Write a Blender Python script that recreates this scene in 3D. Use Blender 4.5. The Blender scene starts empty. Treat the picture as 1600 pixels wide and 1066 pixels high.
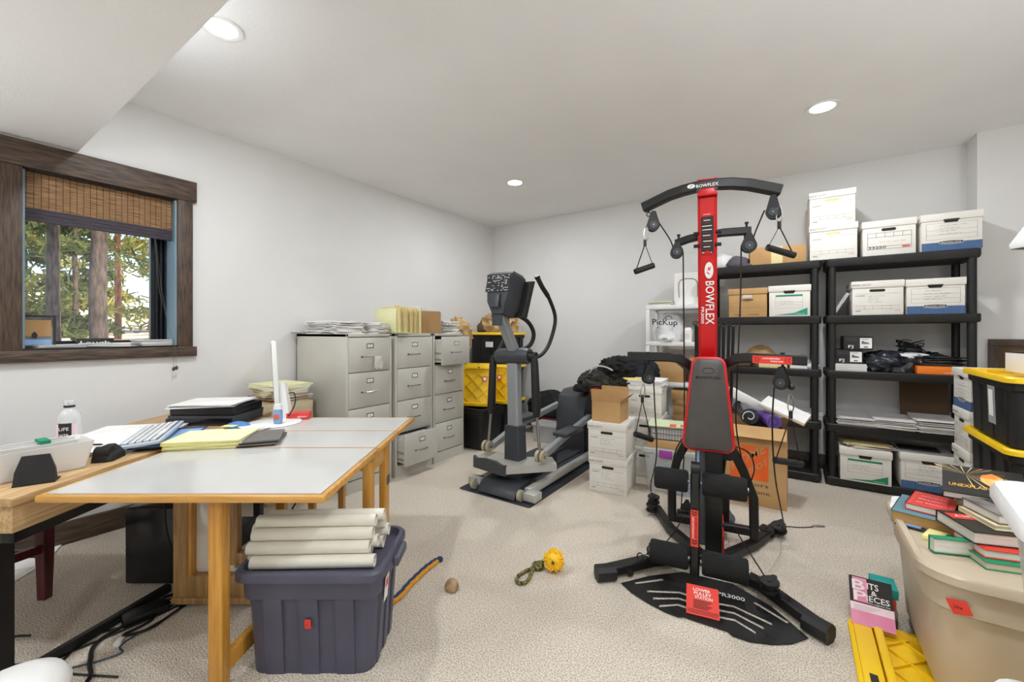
import bpy, bmesh, math, random
from mathutils import Vector, Matrix, noise
SC = bpy.context.scene
COL = SC.collection
TH = math.radians(34.2)
# ---------------------------------------------------------------- camera, world, exposure
cd = bpy.data.cameras.new('camera'); cam = bpy.data.objects.new('camera', cd); COL.objects.link(cam)
cam.location = (0, 0, 1.32); cam.rotation_euler = (math.pi/2, 0, TH)
cd.sensor_width = 36; cd.lens = 651/1600*36; cd.shift_y = -15/1600; cd.clip_start = 0.05; cd.clip_end = 200
SC.cycles.diffuse_bounces = 8; SC.cycles.max_bounces = 14; SC.cycles.transparent_max_bounces = 16
SC.camera = cam
SC.view_settings.view_transform = 'Standard'; SC.view_settings.look = 'None'
SC.view_settings.gamma = 1; SC.view_settings.use_curve_mapping = False
SC.view_settings.exposure = -0.22
w = bpy.data.worlds.new('sky'); SC.world = w; w.use_nodes = True
nt = w.node_tree; nt.nodes.clear()
sk = nt.nodes.new('ShaderNodeTexSky'); sk.sky_type = 'NISHITA'; sk.sun_elevation = math.radians(34); sk.sun_rotation = math.radians(70)
sk.sun_intensity = 0.25; sk.sun_disc = True
bg = nt.nodes.new('ShaderNodeBackground'); bg.inputs[1].default_value = 0.30
wo = nt.nodes.new('ShaderNodeOutputWorld')
nt.links.new(sk.outputs[0], bg.inputs[0]); nt.links.new(bg.outputs[0], wo.inputs[0])
LAMP_W = 27.0
FILL_W = 68.0  # power of the added out-of-view lamps that fill the ceiling
LAMPS = [(-2.44, 0.93, 2.88), (-2.43, 3.63, 2.88), (0.157, 3.61, 2.88), (0.157, 0.98, 2.88), (-2.44, -1.2, 2.457), (0.157, -1.2, 2.457)]
# ---------------------------------------------------------------- helpers
def C(h):
    h = h.lstrip('#'); o = []
    for i in (0, 2, 4):
        c = int(h[i:i+2], 16)/255
        o.append(c/12.92 if c <= .04045 else ((c+.055)/1.055)**2.4)
    return (*o, 1)
MT = {}
def mat(name, col, rough=.5, metal=0, col2=None, vs=8, bump=0, bs=60, stretch=(1,1,1), coat=0, detail=3, lo=.35, hi=.65):
    m = bpy.data.materials.new(name); m.use_nodes = True; nt = m.node_tree; N = nt.nodes; L = nt.links
    b = N['Principled BSDF']; b.inputs['Roughness'].default_value = rough; b.inputs['Metallic'].default_value = metal
    if coat: b.inputs['Coat Weight'].default_value = coat; b.inputs['Coat Roughness'].default_value = .15
    tc = N.new('ShaderNodeTexCoord'); mp = N.new('ShaderNodeMapping'); mp.inputs['Scale'].default_value = stretch
    L.new(tc.outputs['Object'], mp.inputs['Vector'])
    n = N.new('ShaderNodeTexNoise'); n.inputs['Scale'].default_value = vs; n.inputs['Detail'].default_value = detail
    L.new(mp.outputs[0], n.inputs['Vector'])
    r = N.new('ShaderNodeValToRGB'); r.color_ramp.elements[0].position = lo; r.color_ramp.elements[1].position = hi
    a = C(col); z = C(col2) if col2 else tuple(min(1, v*.93) for v in a[:3])+(1,)
    r.color_ramp.elements[0].color = z; r.color_ramp.elements[1].color = a
    L.new(n.outputs['Fac'], r.inputs[0]); L.new(r.outputs[0], b.inputs['Base Color'])
    if bump:
        n2 = N.new('ShaderNodeTexNoise'); n2.inputs['Scale'].default_value = bs; n2.inputs['Detail'].default_value = 3
        L.new(mp.outputs[0], n2.inputs['Vector'])
        bp = N.new('ShaderNodeBump'); bp.inputs['Strength'].default_value = bump; bp.inputs['Distance'].default_value = .01
        L.new(n2.outputs['Fac'], bp.inputs['Height']); L.new(bp.outputs[0], b.inputs['Normal'])
    MT[name] = m; return m
def emis(name, col, s):
    m = bpy.data.materials.new(name); m.use_nodes = True; b = m.node_tree.nodes['Principled BSDF']
    b.inputs['Base Color'].default_value = C(col); b.inputs['Emission Color'].default_value = C(col); b.inputs['Emission Strength'].default_value = s
    MT[name] = m; return m
def clear(name, col, fac, rough=.15):
    m = bpy.data.materials.new(name); m.use_nodes = True; nt = m.node_tree; N = nt.nodes; L = nt.links
    b = N['Principled BSDF']; b.inputs['Base Color'].default_value = C(col); b.inputs['Roughness'].default_value = rough
    t = N.new('ShaderNodeBsdfTransparent'); x = N.new('ShaderNodeMixShader'); x.inputs[0].default_value = fac
    n = N.new('ShaderNodeTexNoise'); n.inputs['Scale'].default_value = 7
    mr = N.new('ShaderNodeMapRange'); mr.inputs[3].default_value = fac*.85; mr.inputs[4].default_value = min(1, fac*1.15)
    tc = N.new('ShaderNodeTexCoord'); L.new(tc.outputs['Object'], n.inputs['Vector'])
    L.new(n.outputs['Fac'], mr.inputs[0]); L.new(mr.outputs[0], x.inputs[0])
    L.new(t.outputs[0], x.inputs[1]); L.new(b.outputs[0], x.inputs[2]); L.new(x.outputs[0], N['Material Output'].inputs[0])
    MT[name] = m; return m

def W(r, d): return (math.cos(TH)*r - math.sin(TH)*d, math.sin(TH)*r + math.cos(TH)*d)
TXT = {}
def text_mesh(s, bold):
    k = (s, bold)
    if k in TXT: return TXT[k]
    c = bpy.data.curves.new('t', 'FONT'); c.body = s; c.size = 1; c.offset = .012 if bold else 0; c.resolution_u = 2
    o = bpy.data.objects.new('t', c); COL.objects.link(o)
    dg = bpy.context.evaluated_depsgraph_get(); e = o.evaluated_get(dg); me = e.to_mesh()
    vs = [tuple(v.co[:2]) for v in me.vertices]; fs = [tuple(p.vertices) for p in me.polygons]
    e.to_mesh_clear(); bpy.data.objects.remove(o); bpy.data.curves.remove(c)
    if vs:
        x0 = min(v[0] for v in vs); vs = [(v[0]-x0, v[1]) for v in vs]
    wd = max([v[0] for v in vs], default=1)
    TXT[k] = (vs, fs, wd); return TXT[k]
class Fr:
    """a flat face: origin, right vector, up vector"""
    def __init__(s, o, u, v): s.o, s.u, s.v = Vector(o), Vector(u).normalized(), Vector(v).normalized(); s.n = s.u.cross(s.v)
    def p(s, a, b, k=.001): return s.o + s.u*a + s.v*b + s.n*k
class MB:
    def __init__(s, m='white'): s.v = []; s.f = []; s.mi = []; s.mats = []; s.m(m)
    def m(s, name):
        if name not in s.mats: s.mats.append(name)
        s.c = s.mats.index(name); return s
    def add(s, vs, fs, M=None):
        n = len(s.v)
        s.v += [tuple(M @ Vector(v)) if M else tuple(v) for v in vs]
        s.f += [tuple(i+n for i in f) for f in fs]; s.mi += [s.c]*len(fs); return s
    def box(s, x0, x1, y0, y1, z0, z1, bev=0, M=None):
        if bev <= 0:
            vs = [(x, y, z) for z in (z0, z1) for y in (y0, y1) for x in (x0, x1)]
            return s.add(vs, [(0,2,3,1), (4,5,7,6), (0,1,5,4), (2,6,7,3), (0,4,6,2), (1,3,7,5)], M)
        bm = bmesh.new(); bmesh.ops.create_cube(bm, size=1)
        for v in bm.verts:
            v.co = Vector(((x0+x1)/2+v.co.x*(x1-x0), (y0+y1)/2+v.co.y*(y1-y0), (z0+z1)/2+v.co.z*(z1-z0)))
        b = min(bev, (x1-x0)*.49, (y1-y0)*.49, (z1-z0)*.49)
        bmesh.ops.bevel(bm, geom=bm.edges[:], offset=b, segments=2, profile=.5, affect='EDGES')
        bm.verts.index_update(); s.add([v.co[:] for v in bm.verts], [[v.index for v in f.verts] for f in bm.faces], M); bm.free(); return s
    def loft(s, rings, cap=True, close=False, M=None, ends=(True, True)):
        n = len(rings[0]); vs = [p for r in rings for p in r]; fs = []; R = len(rings)
        for i in range(R if close else R-1):
            a = i*n; b = ((i+1) % R)*n
            for j in range(n): k = (j+1) % n; fs.append((a+j, a+k, b+k, b+j))
        if cap and not close:
            if ends[0]: fs.append(tuple(range(n))[::-1])
            if ends[1]: fs.append(tuple((R-1)*n+j for j in range(n)))
        return s.add(vs, fs, M)
    def tube(s, pts, r, n=8, closed=False, M=None, cap=True):
        P = [Vector(p) for p in pts]; K = len(P); rr = r if isinstance(r, (list, tuple)) else [r]*K
        T = []
        for i in range(K):
            a = P[(i-1) % K] if closed or i > 0 else P[i]; b = P[(i+1) % K] if closed or i < K-1 else P[i]
            t = (b-a); T.append(t.normalized() if t.length > 1e-9 else Vector((0, 0, 1)))
        u = T[0].orthogonal().normalized(); rings = []
        for i in range(K):
            u = (u - T[i]*u.dot(T[i])); u = u.normalized() if u.length > 1e-6 else T[i].orthogonal().normalized()
            v = T[i].cross(u)
            rings.append([P[i] + (u*math.cos(q*2*math.pi/n) + v*math.sin(q*2*math.pi/n))*rr[i] for q in range(n)])
        return s.loft(rings, cap=cap, close=closed, M=M)
    def sweep(s, pts, wd, ht, up=(0, 0, 1), M=None, bev=.15):
        P = [Vector(p) for p in pts]; K = len(P); up = Vector(up); rings = []
        b = min(wd, ht)*bev
        sec = [(-wd/2+b, -ht/2), (wd/2-b, -ht/2), (wd/2, -ht/2+b), (wd/2, ht/2-b), (wd/2-b, ht/2), (-wd/2+b, ht/2), (-wd/2, ht/2-b), (-wd/2, -ht/2+b)]
        for i in range(K):
            t = (P[min(i+1, K-1)]-P[max(i-1, 0)]).normalized(); sd = t.cross(up).normalized(); u2 = sd.cross(t)
            k = 1
            if 0 < i < K-1:
                a = (P[i]-P[i-1]).normalized(); c = max(.5, a.dot(t)); k = 1/c
            rings.append([P[i]+sd*x*k+u2*y*k for x, y in sec] if False else [P[i]+sd*x+u2*y for x, y in sec])
        return s.loft(rings, M=M)
    def cyl(s, p0, p1, r, n=20, r2=None, M=None): return s.tube([p0, p1], [r, r if r2 is None else r2], n, M=M)
    def lathe(s, prof, c=(0, 0, 0), n=28, M=None):
        rings = [[(c[0]+r*math.cos(q*2*math.pi/n), c[1]+r*math.sin(q*2*math.pi/n), c[2]+z) for q in range(n)] for r, z in prof]
        return s.loft(rings, M=M)
    def prism(s, poly, z0, z1, M=None): return s.loft([[(x, y, z0) for x, y in poly], [(x, y, z1) for x, y in poly]], M=M)
    def blob(s, c, size, seed=0, amp=.25, fr=2.5, n=3, ridge=True, flat=True, M=None):
        bm = bmesh.new(); bmesh.ops.create_icosphere(bm, subdivisions=n, radius=1); vs = []
        for v in bm.verts:
            d = v.co.normalized(); q = d*fr + Vector((seed*7.3, seed*3.1, seed*1.7))
            h = noise.noise(q); h2 = noise.noise(q*2.3)
            if ridge: h = (1-abs(h)*3.2)*.5; h2 = (1-abs(h2)*3)*.5
            k = 1 + amp*(h+.5*h2)
            z = d.z*k
            if flat and z < -.5: z = -.5 - (z+.5)*-.0
            vs.append((c[0]+d.x*k*size[0], c[1]+d.y*k*size[1], c[2]+(z+.5 if flat else z)*size[2]))
        bm.verts.index_update(); s.add(vs, [[v.index for v in f.verts] for f in bm.faces], M); bm.free(); return s
    # --- flat marks on faces
    def rect(s, fr, a0, b0, a1, b1, k=.001):
        return s.add([fr.p(a0, b0, k), fr.p(a1, b0, k), fr.p(a1, b1, k), fr.p(a0, b1, k)], [(0, 1, 2, 3)])
    def poly(s, fr, pts, k=.001): return s.add([fr.p(a, b, k) for a, b in pts], [tuple(range(len(pts)))])
    def frame(s, fr, a0, b0, a1, b1, t, k=.001):
        s.rect(fr, a0, b0, a1, b0+t, k); s.rect(fr, a0, b1-t, a1, b1, k); s.rect(fr, a0, b0+t, a0+t, b1-t, k); return s.rect(fr, a1-t, b0+t, a1, b1-t, k)
    def text(s, fr, st, a, b, size, wd=None, bold=True, k=.0015, ang=0):
        vs, fs, ww = text_mesh(st, bold); sx = (wd/ww) if wd else size; c, q = math.cos(ang), math.sin(ang)
        return s.add([fr.p(a+x*sx*c-y*size*q, b+x*sx*q+y*size*c, k) for x, y in vs], fs)
    def scrib(s, fr, a0, a1, b, h, rnd, t=.0014, k=.0015):
        x = a0
        while x < a1:
            e = min(a1, x+rnd.uniform(.012, .04)); px, py = x, b
            while px < e:
                nx, ny = px+rnd.uniform(.003, .006), b+rnd.uniform(-h, h)/2
                dx, dy = nx-px, ny-py; l = math.hypot(dx, dy); ox, oy = -dy/l*t/2, dx/l*t/2
                s.add([fr.p(px+ox, py+oy, k), fr.p(px-ox, py-oy, k), fr.p(nx-ox, ny-oy, k), fr.p(nx+ox, ny+oy, k)], [(0, 1, 2, 3)])
                px, py = nx, ny
            x = e+rnd.uniform(.006, .014)
        return s
    def build(s, name, parent=None, M=None, ang=38):
        me = bpy.data.meshes.new(name)
        vs = [M @ Vector(v) for v in s.v] if M else s.v
        me.from_pydata([tuple(v) for v in vs], [], s.f)
        for m in s.mats: me.materials.append(MT[m])
        me.polygons.foreach_set('material_index', s.mi)
        bm = bmesh.new(); bm.from_mesh(me); bmesh.ops.recalc_face_normals(bm, faces=bm.faces[:]); bm.to_mesh(me); bm.free()
        me.polygons.foreach_set('use_smooth', [True]*len(me.polygons)); me.set_sharp_from_angle(angle=math.radians(ang))
        me.update(); o = bpy.data.objects.new(name, me); COL.objects.link(o)
        if parent is not None: o.parent = parent
        return o
def tag(o, label=None, cat=None, group=None, kind=None):
    if label: o['label'] = label
    if cat: o['category'] = cat
    if group: o['group'] = group
    if kind: o['kind'] = kind
    return o
def thing(name, label, cat, loc=(0, 0, 0), rz=0, group=None):
    o = bpy.data.objects.new(name, None); o.empty_display_size = .05; COL.objects.link(o)
    o.location = loc; o.rotation_euler = (0, 0, rz); return tag(o, label, cat, group)
def single(mb, name, label, cat, loc=(0, 0, 0), rz=0, group=None, rot=None):
    o = mb.build(name); o.location = loc; o.rotation_euler = rot if rot else (0, 0, rz); return tag(o, label, cat, group)
def dup(o, loc, rz=0, label=None, group=None):
    def cp(a, p):
        c = a.copy(); COL.objects.link(c); c.parent = p
        for ch in [q for q in bpy.data.objects if q.parent == a]: cp(ch, c)
        return c
    r = cp(o, None); r.location = loc; r.rotation_euler = (o.rotation_euler[0], o.rotation_euler[1], rz)
    if label: r['label'] = label
    if group: r['group'] = group
    return r
def struct(mb, name): o = mb.build(name); o['kind'] = 'structure'; return o
def RM(x=0, y=0, z=0, loc=(0, 0, 0)):
    return Matrix.Translation(loc) @ Matrix.Rotation(z, 4, 'Z') @ Matrix.Rotation(y, 4, 'Y') @ Matrix.Rotation(x, 4, 'X')
def rr(w, d, r, n=5, cx=0, cy=0):
    pts = []
    for (sx, sy, a0) in ((1, 1, 0), (-1, 1, 90), (-1, -1, 180), (1, -1, 270)):
        for i in range(n+1):
            a = math.radians(a0+90*i/n); pts.append((cx+sx*(w/2-r)+r*math.cos(a), cy+sy*(d/2-r)+r*math.sin(a)))
    return pts
def ring(w, d, r, z, n=5, cx=0, cy=0): return [(x, y, z) for x, y in rr(w, d, r, n, cx, cy)]
def smooth(pts, n=6):
    P = [Vector(p) for p in pts]; o = []
    for i in range(len(P)-1):
        a = P[max(i-1, 0)]; b = P[i]; c = P[i+1]; d = P[min(i+2, len(P)-1)]
        for k in range(n):
            t = k/n; o.append(.5*((2*b)+(c-a)*t+(2*a-5*b+4*c-d)*t*t+(3*b-a-3*c+d)*t**3))
    o.append(P[-1]); return o
# ---------------------------------------------------------------- materials
mat('wall', '#DBDAD8', .9, bump=.12, bs=90, col2='#D8D7D5', vs=2)
mat('ceiling_paint', '#EDEDED', .92, bump=.1, bs=80, col2='#EAEAEA', vs=2)
mat('carpet', '#E6DCCD', 1, col2='#AB9D8A', vs=170, bump=1.0, bs=150, detail=4, lo=.38, hi=.56)
mat('stain_wood_x', '#5E4A3A', .55, col2='#2F2520', vs=6, stretch=(18, 1.5, 18), bump=.2, bs=8, detail=6)
mat('stain_wood_z', '#5A4636', .55, col2='#30261F', vs=6, stretch=(18, 18, 1.5), bump=.2, bs=8, detail=6)
mat('baseboard_wood', '#5E4C3D', .6, col2='#382C23', vs=5, stretch=(14, 1.2, 22), bump=.1, bs=8, detail=5)
mat('honey_z', '#D09840', .4, col2='#B67E2C', vs=5, stretch=(16, 16, 1), detail=5, coat=.3)
mat('honey_x', '#D3A050', .4, col2='#BB863E', vs=5, stretch=(1, 16, 16), detail=5, coat=.3)
mat('pale_wood_z', '#B08A5A', .5, col2='#8F6D43', vs=5, stretch=(16, 16, 1), detail=5)
mat('oak_x', '#C8A87C', .5, col2='#A8875C', vs=4, stretch=(22, 1.2, 22), detail=6)
mat('cherry', '#5C1F24', .35, col2='#3E1216', vs=5, stretch=(12, 12, 1))
mat('laminate', '#C6C5C2', .13, col2='#C1C0BD', vs=3)
mat('cream_panel', '#D8D0C4', .5)
mat('cab_grey', '#C4C1B8', .42, col2='#BCB9B0', vs=3)
mat('cab_edge', '#8F8C86', .45)
mat('cab_tan', '#C6B798', .45, col2='#BDAE90', vs=3)
mat('chrome', '#B8B8B8', .2, metal=1)
mat('steel', '#8C9095', .35, metal=.9)
mat('dark_slot', '#26241F', .7)
mat('black', '#0F0F0F', .45, col2='#141414', vs=12)
mat('black_gloss', '#0C0E12', .2, col2='#10131A', vs=4)
mat('black_matte', '#101010', .9, col2='#0B0B0B', vs=60, bump=.4, bs=200)
mat('black_plastic', '#151515', .55, col2='#111111', vs=20, bump=.1, bs=120)
mat('rack_plastic', '#1D1B1A', .5, col2='#181716', vs=14, bump=.1, bs=100)
mat('leather', '#48443F', .34, col2='#413D39', vs=12, bump=.08, bs=120)
mat('red', '#C60F14', .35, col2='#BE0D12', vs=3)
mat('red_label', '#DE3A2A', .45)
mat('dark_red', '#6B0E10', .5)
mat('white', '#ECEAE6', .6, col2='#E5E3DF', vs=5)
mat('white_plastic', '#E6E6E4', .4, col2='#E0E0DE', vs=5)
mat('paper', '#EDEBE8', .85, col2='#E3E1DE', vs=9)
mat('paper2', '#D5D2CE', .85, col2='#C9C6C2', vs=9)
mat('manila', '#E3D3A0', .8, col2='#D8C68F', vs=5)
mat('legal_yellow', '#EAE8BC', .8, col2='#E4E1AE', vs=5)
mat('legal_edge', '#D8CF6A', .8)
mat('folder_green', '#CBD6B0', .8)
mat('card', '#C29C6A', .85, col2='#B58E5C', vs=4, bump=.05, bs=90)
mat('card_in', '#A88458', .9)
mat('card_dark', '#5A4632', .9, col2='#54412E', vs=4)
mat('box_white', '#E6E3DC', .8, col2='#DFDCD4', vs=4)
mat('box_blue', '#49668F', .7, col2='#415D86', vs=60)
mat('box_green', '#14895F', .7)
mat('box_teal', '#1F9379', .7)
mat('line', '#6E6A66', .8)
mat('ink', '#2C2B2A', .8)
mat('ink_light', '#8E8983', .8)
mat('rail_grey', '#55575C', .45, metal=.2, col2='#4E5055', vs=6)
mat('ink_red', '#D8604C', .8)
mat('tote_blue', '#4D4D5E', .42, col2='#474758', vs=6, bump=.05, bs=200)
mat('tote_beige', '#C4B59E', .4, col2='#BBAC95', vs=3)
mat('yellow', '#F3C81A', .4, col2='#EBC014', vs=3)
mat('tube_white', '#E4E0D3', .55, col2='#DCD8CA', vs=8)
mat('tube_in', '#8C877C', .8)
mat('orange', '#EE7A12', .6)
mat('depot_orange', '#E8641C', .75)
mat('purple', '#6A4A9E', .6, col2='#5F4092', vs=8)
mat('magenta', '#9A3E98', .4)
mat('teal', '#1C9C94', .7)
mat('teal_cloth', '#5DB3B4', .9)
mat('pink', '#E6A3C0', .4, col2='#D97FA9', vs=4)
mat('pale_pink', '#F0D8E2', .4)
mat('book_blue', '#5F8590', .6)
mat('book_red', '#D8403A', .45)
mat('book_black', '#22211F', .35)
mat('page', '#CFC5AE', .9, col2='#B9AE96', vs=3, stretch=(1, 1, 90))
mat('page_tan', '#B78F56', .9, col2='#9C7744', vs=3, stretch=(1, 1, 90))
mat('page_white', '#D8D4CA', .9, col2='#C4C0B6', vs=3, stretch=(1, 1, 90))
mat('sticky', '#EFE59A', .8)
mat('gold', '#E0A83A', .5)
mat('flame', '#E8862A', .5, col2='#F5D48A', vs=14)
mat('photo_gray', '#8E8A86', .5, col2='#3C3A38', vs=9, detail=6)
mat('ell_grey', '#9A9EA2', .35, metal=.35, col2='#92969A', vs=5)
mat('ell_dark', '#3A3D42', .45, col2='#33363B', vs=5)
mat('ell_light', '#B4B3AE', .35, metal=.2)
mat('rubber', '#A79F86', .6)
mat('mat_rubber', '#33373C', .8, col2='#2C3035', vs=60, bump=.3, bs=150)
mat('bag_tan', '#B99B6C', .75, col2='#9E8053', vs=7, bump=.3, bs=30)
mat('cloth_black', '#1C1B1B', .95, col2='#131313', vs=20, bump=.5, bs=40)
mat('cloth_olive', '#3E3A32', .95, col2='#2D2A24', vs=14, bump=.5, bs=40)
mat('cloth_navy', '#1E2230', .95, col2='#161924', vs=20, bump=.5, bs=40)
mat('cloth_red', '#A81F22', .9)
mat('cloth_grey', '#5D5860', .95)
mat('plastic_bag', '#E4E4E4', .3, col2='#D2D2D2', vs=12, bump=.3, bs=30)
mat('dark_bag', '#32363C', .18, col2='#1A1C20', vs=14, bump=.5, bs=25)
mat('wallet_blue', '#4C7FB8', .6)
mat('deep_blue', '#2C3A74', .6)
mat('blue_paper', '#7FA3D0', .7)
mat('key_blue', '#B9C4D2', .4)
mat('key_gap', '#3A4A5E', .5)
mat('tape_yellow', '#E8D36A', .5)
mat('rope_blue', '#2A4470', .9, col2='#1E3358', vs=90, bump=.6, bs=120)
mat('rope_gold', '#D99A2C', .9, col2='#C08220', vs=90, bump=.6, bs=120)
mat('rope_olive', '#8C8544', .9, col2='#2A2A20', vs=70, bump=.6, bs=120)
mat('toy_yellow', '#F5BE10', .5)
mat('stone', '#B89B74', .8, col2='#7E6548', vs=14, bump=.5, bs=40)
mat('bark', '#5E5550', .95, col2='#2C2725', vs=5, stretch=(4, 4, 1), bump=1, bs=12, detail=6)
mat('bark_red', '#A8765A', .95, col2='#6E4A38', vs=5, stretch=(4, 4, 1), bump=1, bs=12)
mat('needles', '#6E8048', .9, col2='#2F4028', vs=2)
mat('needles2', '#A6A658', .9, col2='#5A6A38', vs=2)
mat('snow_ground', '#E8E8EA', .9, col2='#8A7A5C', vs=.7, detail=6)
mat('window_black', '#16191E', .35)
mat('jamb', '#7E95A0', .5, col2='#74909C', vs=3)
mat('bamboo', '#A88358', .7, col2='#6E4B2C', vs=10, stretch=(1, 1, 22), detail=4)
mat('bamboo_string', '#3A2A1C', .8)
mat('blind_roll', '#4E4650', .7, col2='#39323A', vs=14, stretch=(1, 1, 16))
emis('lamp_glow', '#FFF6E8', 14)
clear('glass', '#FFFFFF', .04, .02)
clear('clear_plastic', '#DDE0E4', .27, .18)
clear('clear_frost', '#E2E4E0', .5, .25)
clear('bottle_plastic', '#E8EEF0', .35, .06)
# ---------------------------------------------------------------- room
XL, XR, YB, YF, ZC = -3.75, 2.7, 5.0, -2.6, 2.88
b = MB('carpet'); b.box(XL-.3, XR+.1, YF-.1, YB+.1, -.1, 0); struct(b, 'floor')
b = MB('ceiling_paint'); b.box(XL-.3, XR+.1, YF-.1, YB+.1, ZC, ZC+.1); b.box(XL-.02, XR+.02, YF-.02, .637, 2.457, ZC+.05); struct(b, 'ceiling')
WY0, WY1, WZ0, WZ1 = .405, 1.144, 1.207, 2.29
b = MB('wall'); b.box(XL-.3, XL, YF-.1, WY0, 0, ZC); b.box(XL-.3, XL, WY1, YB+.1, 0, ZC)
b.box(XL-.3, XL, WY0, WY1, 0, WZ0); b.box(XL-.3, XL, WY0, WY1, WZ1, ZC); struct(b, 'wall_left')
b = MB('wall'); b.box(XL, 1.18, YB, YB+.1, 0, ZC); b.box(1.18, XR+.1, 4.748, YB+.1, 0, ZC); struct(b, 'wall_back')
b = MB('wall'); b.box(XR, XR+.1, YF, 4.748, 0, ZC); struct(b, 'wall_right')
b = MB('wall'); b.box(XL, XR+.1, YF-.1, YF, 0, ZC); struct(b, 'wall_front')
b = MB('baseboard_wood'); b.box(XL, XL+.02, YF, YB, 0, .14, .003); struct(b, 'baseboard_left')
b = MB('baseboard_wood'); b.box(XL+.02, 1.16, YB-.02, YB, 0, .14, .003); struct(b, 'baseboard_back')
# window
win = thing('window_1', None, None, (XL, (WY0+WY1)/2, WZ0)); win['kind'] = 'structure'
MW = Matrix.Translation((-XL, -(WY0+WY1)/2, -WZ0))
b = MB('stain_wood_x'); b.box(XL, XL+.035, WY0-.12, WY1+.115, 2.285, 2.437, .004); b.build('head_trim', win, MW)
b = MB('stain_wood_z'); b.box(XL, XL+.028, WY0-.092, WY0, 1.207, 2.285, .003); b.build('side_trim', win, MW)
b = MB('stain_wood_z'); b.box(XL, XL+.028, WY1, WY1+.092, 1.207, 2.285, .003); b.build('side_trim', win, MW)
b = MB('stain_wood_x'); b.box(XL, XL+.035, WY0-.12, WY1+.115, 1.137, 1.207, .003); b.build('sill_trim', win, MW)
XG = XL-.25
b = MB('jamb'); b.box(XG, XL, WY1-.012, WY1, WZ0, WZ1); b.box(XG, XL, WY0, WY0+.012, WZ0, WZ1); b.m('window_black').box(XG, XL, WY0, WY1, WZ1-.012, WZ1)
b.m('window_black').box(XG, XL+.004, WY0, WY1, WZ0, WZ0+.012); b.build('jamb_liner', win, MW)
b = MB('window_black'); b.box(XG-.03, XG+.01, WY1-.085, WY1-.01, WZ0+.01, WZ1)
for k in range(3): b.box(XG+.008, XG+.09-k*.025, WY1-.022-k*.02, WY1-.012-k*.02, WZ0+.013, WZ1-.012)
b.box(XG-.03, XG+.01, WY0+.012, WY0+.03, WZ0+.01, WZ1); b.box(XG-.03, XG+.01, WY0+.012, WY1-.012, WZ0+.01, WZ0+.05); b.box(XG-.03, XG+.01, WY0+.012, WY1-.012, WZ1-.04, WZ1-.01)
b.build('sash_frame', win, MW)
b = MB('glass'); b.box(XG-.012, XG-.006, WY0+.03, WY1-.085, WZ0+.05, WZ1-.04); b.build('glass_pane', win, MW)
# bamboo blind
bl = thing('bamboo_blind', 'brown woven bamboo roman shade pulled up at the window top', 'window blind', (XL-.05, .775, 2.0))
ML = Matrix.Translation((XL-.05, .775, 2.0)).inverted()
b = MB('bamboo')
for i in range(26):
    z = 2.285-i*.0085; b.box(XL-.054, XL-.046, WY0+.006, WY1-.016, z-.0072, z, 0)
b.m('bamboo_string')
for i in range(24): b.box(XL-.0455, XL-.0445, WY0+.02+i*.0305, WY0+.0225+i*.0305, 2.065, 2.285)
b.build('slat_panel', bl, ML)
b = MB('blind_roll')
for i in range(7):
    z = 2.062-i*.011; b.box(XL-.068, XL-.036-.003*(i % 2), WY0+.006, WY1-.016, z-.010, z, .003)
b.build('folded_hem', bl, ML)
b = MB('white_plastic'); b.m('line').tube([(XL-.04, 1.03, 2.0), (XL-.035, 1.07, 1.6), (XL+.042, 1.113, 1.215), (XL+.045, 1.113, 1.07)], .001, 5)
b.tube([(XL-.04, 1.025, 2.0), (XL-.035, 1.055, 1.6), (XL+.042, 1.123, 1.215), (XL+.045, 1.128, 1.075)], .001, 5)
co = b.build('pull_cord', bl, ML)
b = MB('card_dark')
for y, z in ((1.113, 1.05), (1.13, 1.056)): b.blob((XL+.045, y, z), (.010, .010, .016), 1, .0, n=2, ridge=False, flat=False)
b.build('cord_bead', co, ML)
# things on the sill
ph = thing('framed_photo', 'small black framed photo standing on the left of the window sill', 'picture frame', (XL-.06, .475, WZ0+.0125), math.radians(-10))
f = Fr((0, -.075, 0), (0, 1, 0), (-.12, 0, 1))
b = MB('black'); b.frame(f, 0, 0, .15, .2, .014, .012); b.box(-.004, .010, -.075, .075, 0, .2, M=Matrix.Shear('YZ', 4, (0, 0)) if False else RM(y=-.119)); b.build('frame', ph)
b = MB('photo_gray'); b.rect(f, .014, .014, .136, .186, .0125); b.m('card_in').rect(f, .02, .07, .13, .17, .013); b.m('blue_paper').rect(f, .02, .02, .13, .05, .013); b.m('ink').poly(f, [(.05, .06), (.07, .055), (.075, .08), (.062, .1), (.05, .085)], .0135); b.build('photo', ph)
b = MB('black'); b.box(-.006, .006, -.09, .09, 0, .055, .001); f = Fr((.006, -.09, 0), (0, 1, 0), (0, 0, 1)); b.m('paper').text(f, 'Laugh', .018, .016, .032, .14, bold=False)
single(b, 'block_sign', 'small black block sign with white lettering on the window sill', 'sign', (XL-.1, .735, WZ0+.0125))
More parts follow.
